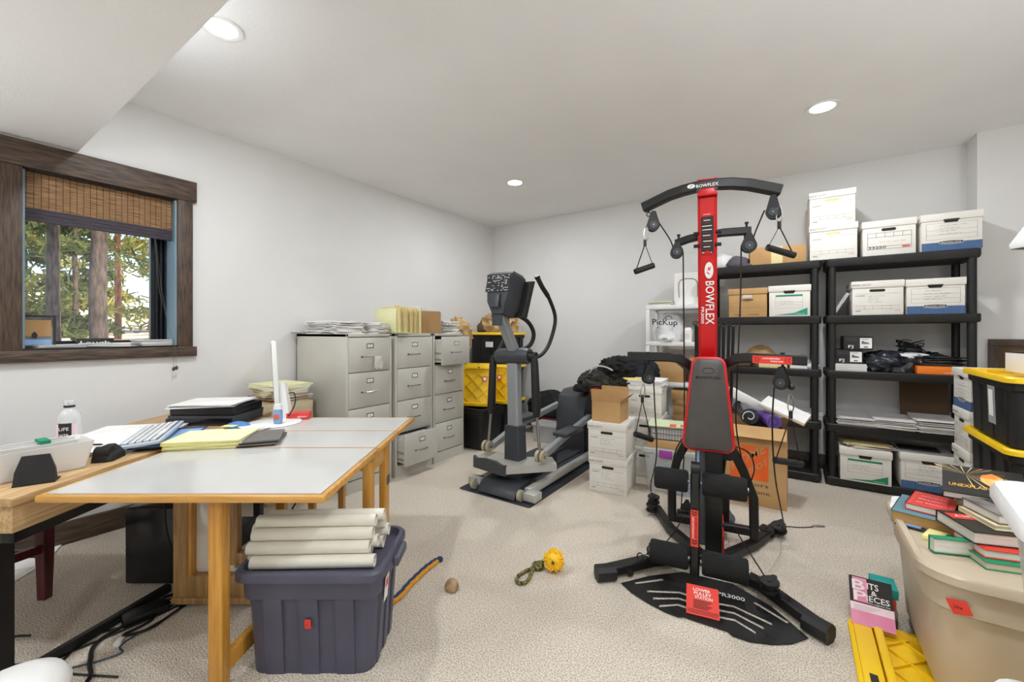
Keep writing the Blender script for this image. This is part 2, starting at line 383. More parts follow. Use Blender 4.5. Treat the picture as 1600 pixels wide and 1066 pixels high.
def paper_stack(w, l, n, t, jit, seed, mats=('paper', 'paper2'), curl=0, rot=.06):
    R = random.Random(seed); b = MB(mats[0]); z = 0
    for i in range(n):
        b.m(mats[i % len(mats)] if i < n-1 else mats[0]); a = R.uniform(-rot, rot); dx, dy = R.uniform(-jit, jit), R.uniform(-jit, jit)
        K = 6; vs = []; cu = curl*R.uniform(.4, 1.2)
        for zz in (0, t*.85):
            for j in range(K+1):
                u = -1+2*j/K; zc = cu*(u*u)*l*.5*(i/n)
                for s in (-1, 1):
                    x, y = s*w/2, u*l/2; vs.append((x*math.cos(a)-y*math.sin(a)+dx, x*math.sin(a)+y*math.cos(a)+dy, z+zz+zc))
        fs = []; o = 2*(K+1)
        for j in range(K):
            p = 2*j; fs += [(p, p+2, p+3, p+1), (o+p, o+p+1, o+p+3, o+p+2), (p, p+o, p+o+2, p+2), (p+1, p+3, p+o+3, p+o+1)]
        fs += [(0, 1, o+1, o), (2*K, 2*K+o, 2*K+o+1, 2*K+1)]
        b.add(vs, fs); z += t
    return b
for (x, y, rz, w_, l_, n, t, lab) in ((XL-.09, .56, .3, .16, .22, 5, .0035, 'loose white papers on the left part of the window sill'), (XL-.08, .80, -.5, .15, .26, 6, .004, 'spread of white papers in the middle of the window sill'), (XL-.10, 1.035, .2, .14, .2, 9, .0045, 'stack of white papers at the right end of the window sill')):
    single(paper_stack(w_, l_, n, t, .006, int(x*-100+y*100), curl=.02), 'paper_stack', lab, 'papers', (x, y, WZ0+.0125), rz, 'papers on the window sill')
# ceiling lights
lj = ['recessed downlight nearest the dropped ceiling on the left', 'recessed downlight in front of the far corner', 'recessed downlight above the exercise tower at the right', 'recessed downlight over the right front of the room', 'recessed downlight in the dropped ceiling on the left', 'recessed downlight in the dropped ceiling on the right']
for i, (x, y, z) in enumerate(LAMPS):
    t = thing('ceiling_light', lj[i], 'ceiling light', (x, y, z), 0, 'recessed ceiling lights')
    b = MB('white_plastic'); b.loft([[(r*math.cos(q*math.pi/18), r*math.sin(q*math.pi/18), h) for q in range(36)] for r, h in ((.1, -.0005), (.1, -.006), (.088, -.008), (.074, -.003), (.074, -.0005))], cap=False, close=True); b.build('trim_ring', t)
    b = MB('lamp_glow'); b.loft([[(r*math.cos(q*math.pi/18), r*math.sin(q*math.pi/18), h) for q in range(36)] for r, h in ((.074, -.0015), (.05, -.004), (.02, -.005))]); b.build('lens', t)
    ld = bpy.data.lights.new('lamp', 'AREA'); ld.shape = 'DISK'; ld.size = .13; ld.energy = LAMP_W; ld.color = (.92, .96, 1)
    lo = bpy.data.objects.new('lamp', ld); lo.location = (0, 0, -.012); COL.objects.link(lo); lo.parent = t
# added unseen uplighters behind and beside the camera, to brighten the ceiling
for (x, y, lab, pw) in ((1.75, .95, 'added white uplighter, out of view right of the camera, to brighten the ceiling', 1.0), (-2.7, -1.0, 'added white uplighter, out of view behind the desk end, to brighten the ceiling', .28)):
    t = thing('added_fill_lamp', lab, 'lamp', (x, y, 0))
    b = MB('white_plastic'); b.lathe([(.15, 0), (.15, .015), (.02, .03)]); b.build('base', t); b = MB('steel'); b.cyl((0, 0, .02), (0, 0, 1.62), .012, 12); b.build('pole', t)
    b = MB('white_plastic'); b.loft([[(r*math.cos(q*math.pi/16), r*math.sin(q*math.pi/16), h) for q in range(32)] for r, h in ((.03, 1.60), (.17, 1.74), (.165, 1.74), (.025, 1.61))]); b.build('lamp_shade', t)
    ld = bpy.data.lights.new('fill_light', 'AREA'); ld.shape = 'DISK'; ld.size = .26; ld.energy = FILL_W*pw; ld.color = (.92, .96, 1); lo = bpy.data.objects.new('fill_light', ld); lo.location = (0, 0, 1.735); lo.rotation_euler = (math.pi, 0, 0); COL.objects.link(lo); lo.parent = t
# outside
b = MB('snow_ground'); G = 24; vs = []; 
for i in range(G+1):
    for j in range(G+1):
        x = -4.1-i*1.6; y = -14+j*1.6; vs.append((x, y, .6+(i*.055) + noise.noise(Vector((x*.3, y*.3, 0)))*.25*min(1, i/3)))
b.add(vs, [(i*(G+1)+j, (i+1)*(G+1)+j, (i+1)*(G+1)+j+1, i*(G+1)+j+1) for i in range(G) for j in range(G)]); o = struct(b, 'ground')
def pine(x, y, r, h, lean, seed, barkm, crown0, dens, spread, nm, lab, nn=70):
    R = random.Random(seed); gz = .45+(-4.1-x)/1.6*.055
    t = thing('pine_tree', lab, 'tree', (x, y, gz), 0, 'pines outside the window')
    b = MB(barkm); pts = [(lean*k/8*h*.1+R.uniform(-.02, .02), R.uniform(-.02, .02), k/8*h) for k in range(9)]
    b.tube(pts, [r*(1-.7*k/8) for k in range(9)], 12)
    br = []
    for k in range(dens):
        z = crown0+(h-crown0)*R.random(); a = R.uniform(0, 2*math.pi); L = spread*(1-.6*(z-crown0)/(h-crown0))*R.uniform(.6, 1.1)
        p0 = Vector((0, 0, z)); p1 = p0+Vector((math.cos(a)*L, math.sin(a)*L, R.uniform(-.45, .2)*L)); br.append((p0, p1))
        b.tube([p0, (p0+p1)/2+Vector((0, 0, .05*L)), p1], [.02, .012, .004], 4)
    b.build('trunk', t)
    b = MB(nm)
    for p0, p1 in br:
        sc_ = .4+.05*abs(x+4)
        for q in range(nn):
            s_ = R.uniform(.2, 1.08); c = p0.lerp(p1, s_)+Vector([R.gauss(0, .09*spread/1.5) for _ in range(3)])
            d = Vector([R.gauss(0, 1) for _ in range(3)]).normalized()*R.uniform(.05, .12)*sc_*1.5; e = d.orthogonal().normalized()*.016*sc_*1.5
            b.add([c-d-e, c-d+e, c+d+e, c+d-e], [(0, 1, 2, 3)])
    b.build('needles', t)
for a in ((-11.8, 1.67, .105, 11, .1, 1, 'bark', 2.1, 30, 1.6, 'needles', 'grey pine trunk toward the left of the window'), (-10.6, 2.06, .135, 11, .35, 2, 'bark', 2.7, 24, 1.4, 'needles', 'thickest pine trunk, in the middle of the window view'),
    (-17.5, 3.85, .09, 12, 0, 3, 'bark_red', 2.6, 24, 1.6, 'needles2', 'slim reddish pine trunk right of the thickest trunk'), (-15, 4.75, .07, 8, 0, 4, 'bark', .5, 50, 1.5, 'needles2', 'leafy yellow green pine at the right of the window view'),
    (-20, 1.6, .10, 9, 0, 5, 'bark', .3, 60, 2.0, 'needles2', 'sunlit bushy pine behind the left trunk'), (-22, 4.4, .10, 9, 0, 6, 'bark', .3, 60, 2.0, 'needles2', 'farthest bushy pine behind the middle trunk'), (-14.5, .6, .09, 9, 0, 7, 'bark', .3, 60, 1.5, 'needles', 'dark green pine at the left edge of the window view'),
    (-23, 7.6, .10, 10, 0, 8, 'bark_red', .3, 60, 2.2, 'needles2', 'bushy pine seen beside the window sash'), (-16.5, 2.75, .07, 7, 0, 9, 'bark', .3, 50, 1.1, 'needles', 'young dark green pine between the two grey trunks'), (-27, 3.0, .1, 10, 0, 10, 'bark', .3, 60, 2.4, 'needles', 'dark pine far behind the young pine')): pine(*a)
# ---------------------------------------------------------------- filing cabinets
def drawer_set(t, w_, z0, z1, e, note=False, tub=True, tilt=0):
    h = z1-z0
    b = MB('cab_grey'); b.box(-.02+e, e, .022, w_-.022, z0+.004, z1-.004, .003)
    if e > .03:
        b.box(-.42, -.02+e, .03, .042, z0+.04, z1-.05); b.box(-.42, -.02+e, w_-.042, w_-.03, z0+.04, z1-.05); b.box(-.42, -.02+e, .03, w_-.03, z0+.03, z0+.04)
        b.m('cab_edge').box(-.03, -.02+e-.002, .026, .03, z0+.11, z0+.13); b.box(-.03, -.02+e-.002, .026, .03, z0+.05, z0+.07)
        b.m('paper')
        for k in range(12): b.box(-.02+e-.02-k*.022, -.02+e-.018-k*.022, .05, w_-.05, z0+.05, z1-.045+.006*(k % 3))
    d = b.build('drawer', t)
    f = Fr((e, 0, z0), (0, 1, 0), (0, 0, 1)); c = w_/2
    b = MB('chrome'); b.frame(f, c-.035, h*.68, c+.035, h*.68+.04, .006, .003); b.m('paper').rect(f, c-.029, h*.68+.006, c+.029, h*.68+.034, .001)
    b.m('ink_light').rect(f, c-.015, h*.68+.018, c+.012, h*.68+.021, .0015); b.build('label_holder', d)
    b = MB('chrome'); zz = z0+h*.44; b.sweep([(e, c-.055, zz), (e+.022, c-.05, zz), (e+.024, c, zz), (e+.022, c+.05, zz), (e, c+.055, zz)], .010, .006, (1, 0, 0) if False else (0, 0, 1))
    b.cyl((e, c-.085, zz), (e+.014, c-.085, zz), .008, 10); b.build('handle', d)
def cabinet(y, w_, lab, opens=(0, 0, 0, 0)):
    t = thing('filing_cabinet', lab, 'filing cabinet', (-2.97, y, 0), 0, 'grey filing cabinets'); H = 1.30; D = .74
    b = MB('cab_grey'); b.box(-D, -.001, 0, .02, .0, H, .002); b.box(-D, -.001, w_-.02, w_, 0, H, .002); b.box(-D, -.001, 0, w_, H-.026, H, .003)
    b.box(-D, -D+.01, 0, w_, 0, H); b.box(-D, -.004, .02, w_-.02, 0, .10)
    zs = [.105, .395, .685, .98, 1.272]
    b.m('cab_edge')
    for z in zs[1:4]: b.box(-.05, -.012, .02, w_-.02, z-.006, z+.006)
    b.m('dark_slot').box(-.08, -.07, .02, w_-.02, .10, H-.026); b.build('body', t)
    for k in range(4): drawer_set(t, w_, zs[k], zs[k+1], opens[k])
    return t
c1 = cabinet(2.01, .455, 'grey filing cabinet nearest the desk, white slips hanging on its top handle')
c2 = cabinet(2.51, .455, 'grey four drawer filing cabinet with its bottom drawer pulled open', (.10, 0, 0, 0))
c3 = cabinet(2.985, .455, 'grey four drawer filing cabinet with its top drawer pulled open', (0, 0, .012, .10))
b = MB('paper2'); b.box(0, .02, -.03, .03, 0, .05, .003)
for k in range(7): b.box(.02, .022, -.045+k*.013, -.035+k*.013, -.045-.008*(k % 3), .01)
single(b, 'paper_clip_bundle', 'bundle of white slips hanging from a drawer handle of the nearest filing cabinet', 'paper', (-2.943, 2.29, 1.06))
G = 'paper stacks on the filing cabinets'
for (x, y, rz, w_, l_, n, t_, lab, ms) in ((-3.52, 2.2, .1, .30, .26, 14, .008, 'untidy stack of white papers at the back of the first filing cabinet by the wall', ('paper', 'paper2')),
    (-3.20, 2.16, -.2, .26, .24, 13, .008, 'untidy stack of white papers beside the wall stack on the first filing cabinet', ('paper', 'paper2')),
    (-3.12, 2.38, .3, .22, .15, 12, .008, 'stack of white papers over a green folder on the first filing cabinet', ('paper', 'paper2')),
    (-3.10, 3.27, .15, .2, .26, 14, .009, 'stack of papers on the third filing cabinet beyond the brown bookend', ('paper', 'paper2'))):
    single(paper_stack(w_, l_, n, t_, .018, int(abs(x*997)), ms, .02, .25), 'paper_stack', lab, 'papers', (x, y, 1.301), rz, G)
single(paper_stack(.24, .15, 3, .004, .01, 8, ('folder_green', 'folder_green')), 'file_folder', 'pale green folder lying flat at the front right of the first filing cabinet', 'folder', (-3.07, 2.585, 1.301), 0)
single(MB('cab_edge').box(-.05, .05, -.1, .1, 0, .012, .004), 'hole_punch', 'grey metal strip under the papers at the wall end of the first filing cabinet', 'office tool', (-3.66, 2.06, 1.301))
R = random.Random(4)
ORD = ['nearest the camera']+[q+' from the left' for q in ('second', 'third', 'fourth', 'fifth', 'sixth', 'seventh', 'eighth', 'ninth', 'tenth', 'eleventh', 'twelfth', 'thirteenth')]+['last before the white papers']
for k in range(14):
    b = MB('manila' if k % 4 else 'legal_yellow'); hh = .235+R.uniform(-.012, .015); q = R.uniform(-.02, .02)
    b.box(-.15, .15, -.009, -.006, 0, hh); b.box(-.15, .15, .004, .007, 0, hh-.008); b.m('paper').box(-.14, .138, -.006, .004, .002, hh-.02)
    b.m('manila').box(.0+R.uniform(-.1, .05), .1, -.009, -.006, hh-.001, hh+.012)
    single(b, 'file_folder', 'manila file folder in the upright row on the filing cabinets, '+ORD[k], 'folder', (-3.13+q, 2.545+k*.022, 1.302), 0, 'upright manila folders on the filing cabinets', rot=(R.uniform(-.03, .03), 0, R.uniform(-.02, .02)))
b = MB('paper')
for k in range(9): b.m('paper' if k % 2 else 'paper2').box(-.14+.004*(k % 3), .14+.006*(k % 2), .002+k*.016, .016+k*.016, 0, .25+.006*(k % 4))
single(b, 'paper_stack', 'white papers standing upright between the manila folders and the brown bookend', 'papers', (-3.20, 2.862, 1.302))
b = MB('card_in'); b.loft([[(x-.125, yy, z) for x, z in rr(.25, .22, .02, 4, .125, .11)] for yy in (0, .004)]); b.box(-.12, .12, 0, .06, 0, .002)
single(b, 'bookend', 'brown metal bookend holding up the folders on the filing cabinets', 'bookend', (-3.012, 2.965, 1.302), math.radians(66))
# small tan cabinet
t = thing('small_cabinet', 'low tan metal cabinet behind the desk piled with folders', 'cabinet', (-3.265, 1.546, 0))
b = MB('cab_tan'); b.box(-.44, 0, 0, .36, 0, .76, .004); b.build('body', t)
for z0 in (.06, .40):
    b = MB('cab_tan'); b.box(0, .014, .02, .34, z0, z0+.33, .004); d = b.build('drawer', t)
    b = MB('chrome'); b.sweep([(.014, .13, z0+.22), (.03, .135, z0+.22), (.03, .225, z0+.22), (.014, .23, z0+.22)], .01, .006); b.build('handle', d)
for k, (rz, m_, n, z, lab) in enumerate(((.05, ('page_white', 'card_in'), 5, .761, 'grey brown folders at the bottom of the pile on the small tan cabinet'), (-.1, ('paper2', 'manila'), 5, .811, 'mixed folders in the middle of the pile on the small tan cabinet'), (.12, ('legal_yellow', 'paper'), 4, .861, 'yellow topped folders on top of the pile on the small tan cabinet'))):
    single(paper_stack(.36, .30, n, .010, .012, 30+k, m_, .01, .12), 'folder_pile', lab, 'folders', (-3.46, 1.74, z), rz, 'folders on the small tan cabinet')
# ---------------------------------------------------------------- work table (turned to the room)
x, y = W(-1.15, 2.1); TB = thing('work_table', 'large white topped work table with honey wood edge and wooden legs', 'table', (x, y, 0), TH)
def leaf(d0, d1, fr_, bk):
    e = .022; x0, x1 = -.51, .50
    b = MB('laminate'); b.box(x0+e, x1-e, d0+(e if fr_ else .006), d1-(e if bk else .006), .722, .7505); o = b.build('tabletop', TB)
    b = MB('honey_x')
    if fr_: b.box(x0, x1, d0, d0+e, .722, .7495, .008)
    else: b.box(x0+.01, x1-.01, d0, d0+.006, .722, .7495)
    if bk: b.box(x0, x1, d1-e, d1, .722, .7495, .008)
    else: b.box(x0+.01, x1-.01, d1-.006, d1, .722, .7495)
    b.box(x0, x0+e, d0+.004, d1-.004, .722, .7495, .008); b.box(x1-e, x1, d0+.004, d1-.004, .722, .7495, .008); b.build('edge_band', o)
leaf(-.656, -.062, True, False); leaf(-.058, .288, False, False); leaf(.292, .67, False, True)
def leg(xx, yy, wx, wy, m_='honey_z', z0=0): b = MB(m_); b.box(xx-wx/2, xx+wx/2, yy-wy/2, yy+wy/2, z0, .721, .004); return b.build('leg', TB)
leg(.075, -.57, .052, .045); leg(.462, -.10, .035, .075); leg(.462, .145, .035, .07)
leg(-.175, .30, .05, .05); leg(.0, .30, .035, .04); leg(.17, .30, .03, .04); leg(-.47, .3, .05, .05)
b = MB('honey_x'); b.box(.447, .475, -.06, .108, .635, .721, .003); b.build('apron', TB)
b = MB('honey_x'); b.box(.14, .445, -.12, -.085, .655, .721, .003); b.build('apron', TB)
b = MB('steel'); b.box(.48, .486, .13, .165, .50, .545); b.build('bracket', TB)
b = MB('honey_z'); b.sweep([(.085, -.55, .09), (.10, -.30, .09), (.112, -.08, .09)], .03, .07); b.build('foot_rail', TB)
b = MB('pale_wood_z'); b.box(-.47, -.40, -.11, -.07, .05, .721, .003); b.box(-.21, -.165, -.11, -.07, .2, .721, .003)
b.box(-.40, -.08, -.11, -.07, .05, .15, .003); b.box(-.165, -.08, -.11, -.07, .21, .26, .002); b.box(-.47, -.08, -.12, .26, .02, .05, .002)
b.m('honey_z').box(-.40, -.385, -.105, -.03, .15, .721)
b.m('cream_panel').box(-.384, -.20, -.075, -.06, .165, .715); b.box(-.385, -.08, -.07, 0, .15, .165); b.box(-.47, -.455, -.07, .26, .05, .715)
b.m('black_plastic')
for q in (-.44, -.2): b.box(q, q+.06, -.08, -.04, 0, .02)
b.build('pedestal', TB)
# desk on the left
x, y = W(-2.04, 2.18); DK = thing('desk', 'oak topped desk with a black metal frame behind the white work table', 'desk', (x, y, 0), TH)
b = MB('oak_x'); b.box(-.34, .34, -.764, .77, .722, .75, .002); b.build('desktop', DK)
b = MB('oak_x'); b.box(-.325, .325, -.75, .75, .625, .722, .002); b.build('drawer_case', DK)
b = MB('black'); b.box(.285, .325, -.745, .745, .59, .625); b.box(-.325, -.285, -.745, .745, .59, .625); b.box(-.325, .325, -.745, -.70, .59, .625)
b.build('frame_rail', DK)
for xx in (-.305, .225):
    for yy in (-.70, .68):
        if xx > 0 and yy > 0: xx2 = .3
        else: xx2 = xx
        b = MB('black'); b.box(xx2-.022, xx2+.022, yy-.022, yy+.022, 0, .59); b.build('leg', DK)
b = MB('black'); b.sweep([(.185, -.62, .022), (.30, -.07, .022)], .035, .04); b.build('floor_bar', DK)
# white bin, wedge, bottle on desk
x, y = W(-1.975, 1.60); t = thing('paper_bin', 'long white plastic bin full of papers on the near end of the desk', 'bin', (x, y, .751), TH+math.radians(59))
def clearbox(b, w_, d_, h_, tp, r=.02, th=.004, z0=0, bottom=True, cx=0, cy=0):
    b.loft([ring(w_-tp*2, d_-tp*2, r, z0, 5, cx, cy), ring(w_, d_, r, z0+h_, 5, cx, cy), ring(w_-2*th, d_-2*th, r, z0+h_, 5, cx, cy), ring(w_-2*tp-2*th, d_-2*tp-2*th, r, z0+th, 5, cx, cy)], cap=True); return b
b = MB('white_plastic'); clearbox(b, .50, .20, .110, .022, .015); b.build('body', t)
b = MB('paper')
R = random.Random(5)
for k in range(9): b.m('paper' if k % 2 else 'paper2').box(-.20, .20+R.uniform(-.02, .02), -.055+k*.012, -.052+k*.012, .01, .114+R.uniform(-.01, .01), M=RM(x=R.uniform(-.05, .05)))
b.m('box_green').box(.10, .13, -.05, .03, .09, .13); b.build('papers', t)
x, y = W(-1.78, 1.555); b = MB('black_plastic')
b.loft([[(-.055, -.012, 0), (.055, -.012, 0), (.055, .02, 0), (-.055, .02, 0)], [(-.052, -.002, .05), (.052, -.002, .05), (.052, .014, .05), (-.052, .014, .05)], [(-.036, .006, .105), (.036, .006, .105), (.036, .014, .105), (-.036, .014, .105)]]); b.box(-.055, .055, -.014, .055, 0, .004)
single(b, 'bookend_stand', 'black trapezoid plastic stand leaning on the front of the white paper bin', 'stand', (x, y, .751), TH+math.radians(35))
x, y = W(-2.05, 1.93); t = thing('water_bottle', 'clear plastic water bottle with a black square label behind the white bin', 'bottle', (x, y, .751))
b = MB('bottle_plastic'); b.lathe([(.036, 0), (.041, .01), (.041, .165), (.038, .185), (.026, .205), (.016, .213), (.0155, .228)]); b.build('body', t)
b = MB('bottle_plastic'); b.lathe([(.017, .228), (.018, .23), (.018, .248), (.016, .25)]); b.m('ink').lathe([(.0185, .218), (.0195, .22), (.0195, .225), (.0185, .227)]); b.build('cap', t)
b = MB('white')
def arc(a0, a1, r, z0, z1, m_):
    b.m(m_); K = 8; vs = [(r*math.cos(math.radians(a0+(a1-a0)*k/K)), r*math.sin(math.radians(a0+(a1-a0)*k/K)), z) for z in (z0, z1) for k in range(K+1)]
    b.add(vs, [(k, k+1, K+2+k, K+1+k) for k in range(K)])
arc(-100, 30, .0415, .07, .145, 'pale_pink'); arc(-150, -100, .0415, .07, .145, 'folder_green'); arc(-65, 0, .042, .075, .15, 'ink')
fc = math.radians(-32); fr = Fr((.0435*math.cos(fc)-.0215*math.sin(-fc)*1, .0435*math.sin(fc), 0), (1, 0, 0), (0, 0, 1))
n = Vector((math.cos(fc), math.sin(fc), 0)); u = Vector((-math.sin(fc), math.cos(fc), 0)); fr = Fr(n*.0425-u*.018, u, (0, 0, 1)); b.m('paper').text(fr, 'LIFE', 0, .118, .02, .034); b.text(fr, 'WTR', 0, .088, .02, .034); b.build('label', t)
# stapler, keyboard, papers
x, y = W(-1.80, 1.86); b = MB('black_plastic'); b.loft([ring(.08, .12, .02, 0), ring(.078, .118, .02, .02), ring(.05, .1, .02, .045), ring(.03, .06, .012, .062)]); b.cyl((-.028, -.03, .035), (.028, -.03, .035), .028, 16)
single(b, 'tape_dispenser', 'black tape dispenser between the white bin and the keyboard', 'tape dispenser', (x, y, .751), TH+.3)
x, y = W(-2.08, 2.18); single(paper_stack(.42, .62, 5, .003, .01, 12, curl=.02, rot=.05), 'paper_stack', 'wide sheets of white paper lying under and behind the keyboard', 'papers', (x, y, .751), TH+.3)
x, y = W(-1.80, 2.17); single(MB('deep_blue').box(-.12, .12, -.22, .22, 0, .004).m('blue_paper').box(-.115, .115, -.2, .16, .004, .008).m('key_gap').box(-.12, .12, -.23, -.15, .008, .011), 'blue_folder', 'dark and light blue folders under the keyboard', 'folder', (x, y, .767), TH+.35)
x, y = W(-1.845, 2.14); t = thing('keyboard', 'white computer keyboard propped up on folders at the edge of the desk', 'keyboard', (x, y, .785), TH+math.radians(26)); t.rotation_euler = (.03, -.09, TH+math.radians(26))
b = MB('key_blue'); b.loft([ring(.17, .43, .012, 0), ring(.172, .432, .012, .012), ring(.166, .426, .012, .016)]); b.m('key_gap').box(-.072, .070, -.2, .2, .0155, .0168); b.build('case', t)
b = MB('white_plastic')
for i in range(5):
    for j in range(17):
        if i == 0 and 4 < j < 9: continue
        b.box(.045-i*.027, .063-i*.027, -.196+j*.0235, -.180+j*.0235, .0165, .022)
b.box(.042, .065, -.08, .035, .0165, .022); b.build('keys', t)
b = MB('key_gap'); b.box(-.08, -.07, .16, .19, -.024, .001); b.box(-.08, -.07, -.19, -.16, -.014, .001); b.build('foot', t)
x, y = W(-2.04, 1.99); single(MB('ink').tube([(-.08, 0, .005), (.07, 0, .005), (.08, 0, .005)], [.0045, .0045, .001], 8), 'pen', 'black pen lying on the white papers beside the keyboard', 'pen', (x, y, .773), TH+.1)
G = 'legal pads'
for k in range(5):
    x, y = W(-1.50+.004*(k % 3), 2.13-.003*k); b = MB('legal_yellow'); b.box(-.185, .15, -.125, .125, 0, .008); b.m('legal_edge').box(-.186, -.18, -.1255, .1255, 0, .0085); b.box(-.18, .15, -.1258, -.125, .001, .004)
    single(b, 'legal_pad', 'yellow legal pad on the white table, '+('lowest', 'second lowest', 'middle one', 'second highest', 'topmost')[k]+' of the pile', 'notepad', (x, y, .7515+k*.0088), TH+.2+.03*(k % 2), G)
for k in range(4):
    x, y = W(-1.275+.01*(k % 2), 2.17); single(MB(('ink', 'line')[k % 2]).box(-.10, .06, -.12, .12, 0, .007), 'dark_folder', 'dark folder sticking out at the right of the legal pads, '+('lowest', 'second lowest', 'second highest', 'highest')[k], 'folder', (x, y, .7515+k*.0078), TH+.24+.05*k, 'dark folders by the legal pads')
x, y = W(-1.60, 2.44); b = MB('wallet_blue'); b.blob((0, 0, 0), (.065, .04, .028), 3, .08, n=3, ridge=False); single(b, 'glasses_case', 'small blue case lying behind the legal pads', 'case', (x, y, .7515), TH)
x, y = W(-1.70, 2.33); single(paper_stack(.13, .09, 3, .004, .004, 61), 'note_slips', 'white handwritten note slips behind the legal pads', 'paper', (x, y, .797 if False else .7515), TH+.2)
x, y = W(-1.50, 2.40); single(paper_stack(.12, .1, 4, .005, .02, 62, rot=.5), 'crumpled_papers', 'crumpled white papers with a blue mark beside the blue case', 'paper', (x, y, .7515), TH-.3)
x, y = W(-1.25, 2.31); single(MB('sticky').box(-.035, .035, -.02, .02, 0, .003), 'sticky_notes', 'yellow sticky notes at the back of the legal pads', 'sticky notes', W(-1.56, 2.30)+(.7965,), TH)
# printer
x, y = W(-1.875, 2.66); t = thing('printer', 'black inkjet printer with papers on its lid at the back of the desk', 'printer', (x, y, .751), TH)
b = MB('ell_dark'); b.loft([ring(.40, .30, .02, 0), ring(.41, .31, .02, .05), ring(.41, .31, .02, .06)]); b.m('black_gloss').box(-.19, .19, -.157, -.153, .012, .045); b.build('body', t)
b = MB('black_plastic'); b.loft([ring(.39, .29, .02, .061), ring(.40, .30, .025, .07), ring(.40, .30, .025, .105), ring(.38, .28, .02, .112)]); b.m('black_gloss').box(-.04, .05, -.152, -.148, .092, .098); b.build('lid', t)
b = MB('ell_dark'); b.box(-.235, -.205, -.13, .1, 0, .04, .01); b.build('side_tray', t)
single(paper_stack(.36, .29, 5, .004, .02, 77, rot=.12), 'paper_stack', 'white papers spread over the lid of the black printer', 'papers', (x+.01, y-.03, .8635), TH+.15)
# monitor seen edge on
x, y = W(-1.47, 2.58); t = thing('monitor', 'white thin monitor seen edge on with a round white base', 'monitor', (x, y, .7515), TH)
b = MB('white_plastic'); b.lathe([(.15, 0), (.152, .004), (.145, .009), (.03, .012)], n=40); b.build('base', t)
dx, dy = -.50, .865
b = MB('white_plastic'); MMs = Matrix.Translation((-.015, .075, 0)) @ Matrix.Rotation(math.radians(30), 4, 'Z')
b.box(-.020, .010, 0, .52, .03, .50, .006, M=MMs @ Matrix.Shear('XY', 4, (-.05, 0))); b.build('case', t)
b = MB('black_gloss'); b.box(-.0215, -.0202, .012, .508, .05, .485, M=MMs @ Matrix.Shear('XY', 4, (-.05, 0))); b.build('screen', t)
b = MB('white_plastic'); b.loft([[(q[0]*k+.02+ox, q[1]*k+.05, z) for q in ((-.03, -.02), (.03, -.02), (.03, .03), (-.03, .03))] for k, z, ox in ((1, .01, 0), (.8, .1, -.005), (.6, .24, -.02))], M=RM(loc=(-.01, .06, 0))); b.build('stand_neck', t)
b = MB('ink'); b.tube(smooth([(.03, .11, .17), (.07, .10, .17), (.085, .08, .11), (.06, .07, .05), (.0, .10, .012), (-.2, .05, .006), (-.32, -.05, .008)]), .004, 6); b.build('cable', t)
x, y = W(-1.415, 2.52); t = thing('sanitizer_bottle', 'small clear blue bottle with a white cap standing on the monitor base', 'bottle', (x, y, .7645), TH)
b = MB('blue_paper'); b.loft([ring(.045, .03, .012, 0), ring(.05, .033, .012, .03), ring(.048, .032, .012, .075), ring(.03, .026, .01, .085)]); b.m('ink_red').box(-.015, .015, -.018, -.017, .025, .055); b.build('body', t)
b = MB('white_plastic'); b.loft([ring(.05, .03, .01, .085), ring(.042, .03, .01, .115)]); b.build('cap', t)
x, y = W(-1.365, 2.71); t = single(MB('book_red').box(-.075, .06, -.04, .04, 0, .042, .002).m('paper').text(Fr((-.07, -.04, 0), (1, 0, 0), (0, 0, 1)), 'adhesive', .06, .014, .016), 'red_box', 'flat red box behind the monitor base at the far table edge', 'box', (x-.02, y, .7515), TH+.25)
# pc tower
x, y = W(-1.81, 2.26); t = thing('computer_tower', 'black computer tower standing on the carpet under the desk', 'computer', (x, y, 0), TH)
b = MB('black_gloss'); b.box(-.20, .165, -.10, .09, .008, .405, .012); b.build('case', t)
b = MB('black_plastic'); b.box(-.17, -.13, -.07, .06, 0, .009); b.box(.13, .17, -.07, .06, 0, .009); b.build('foot', t)
# cherry chair
x, y = W(-2.51, 1.86); t = thing('wooden_chair', 'dark cherry wooden chair standing behind the desk, only its leg and rails in view', 'chair', (x, y, 0), TH)
for sx in (-1, 1):
    for sy in (-1, 1):
        b = MB('cherry'); h = .43 if sx > 0 else .9
        b.loft([[(sx*.20+q*.6*k0, sy*.20+p*.6*k0, z) for q, p in ((-.03, -.03), (.03, -.03), (.03, .03), (-.03, .03))] for k0, z in ((1, 0), (1.3, .25), (1.3, h))]); b.build('leg', t)
b = MB('cherry'); b.box(-.22, .22, -.22, .22, .43, .46, .01); b.build('seat', t)
b = MB('cherry'); b.sweep([(.2, .2, .25), (.2, -.2, .30)], .02, .04); b.sweep([(-.2, .2, .22), (.2, .2, .22)], .02, .035); b.sweep([(-.2, -.2, .22), (.2, -.2, .22)], .02, .035); b.build('stretcher', t)
b = MB('cherry'); b.box(-.215, -.19, -.2, .2, .78, .88, .008); b.box(-.215, -.19, -.2, .2, .6, .66, .008); b.build('backrest', t)
for k, (r_, d_, a) in enumerate(((-2.74, 2.28, .2), (-2.80, 2.40, .5))):
    x, y = W(r_, d_); single(paper_stack(.21, .28, 2, .002, .01, 90+k), 'paper_sheet', ('white paper sheet on the carpet just behind the wooden chair', 'white paper sheet on the carpet farther back under the desk')[k], 'paper', (x, y, .001+.005*k), a+TH, 'papers on the carpet under the desk')
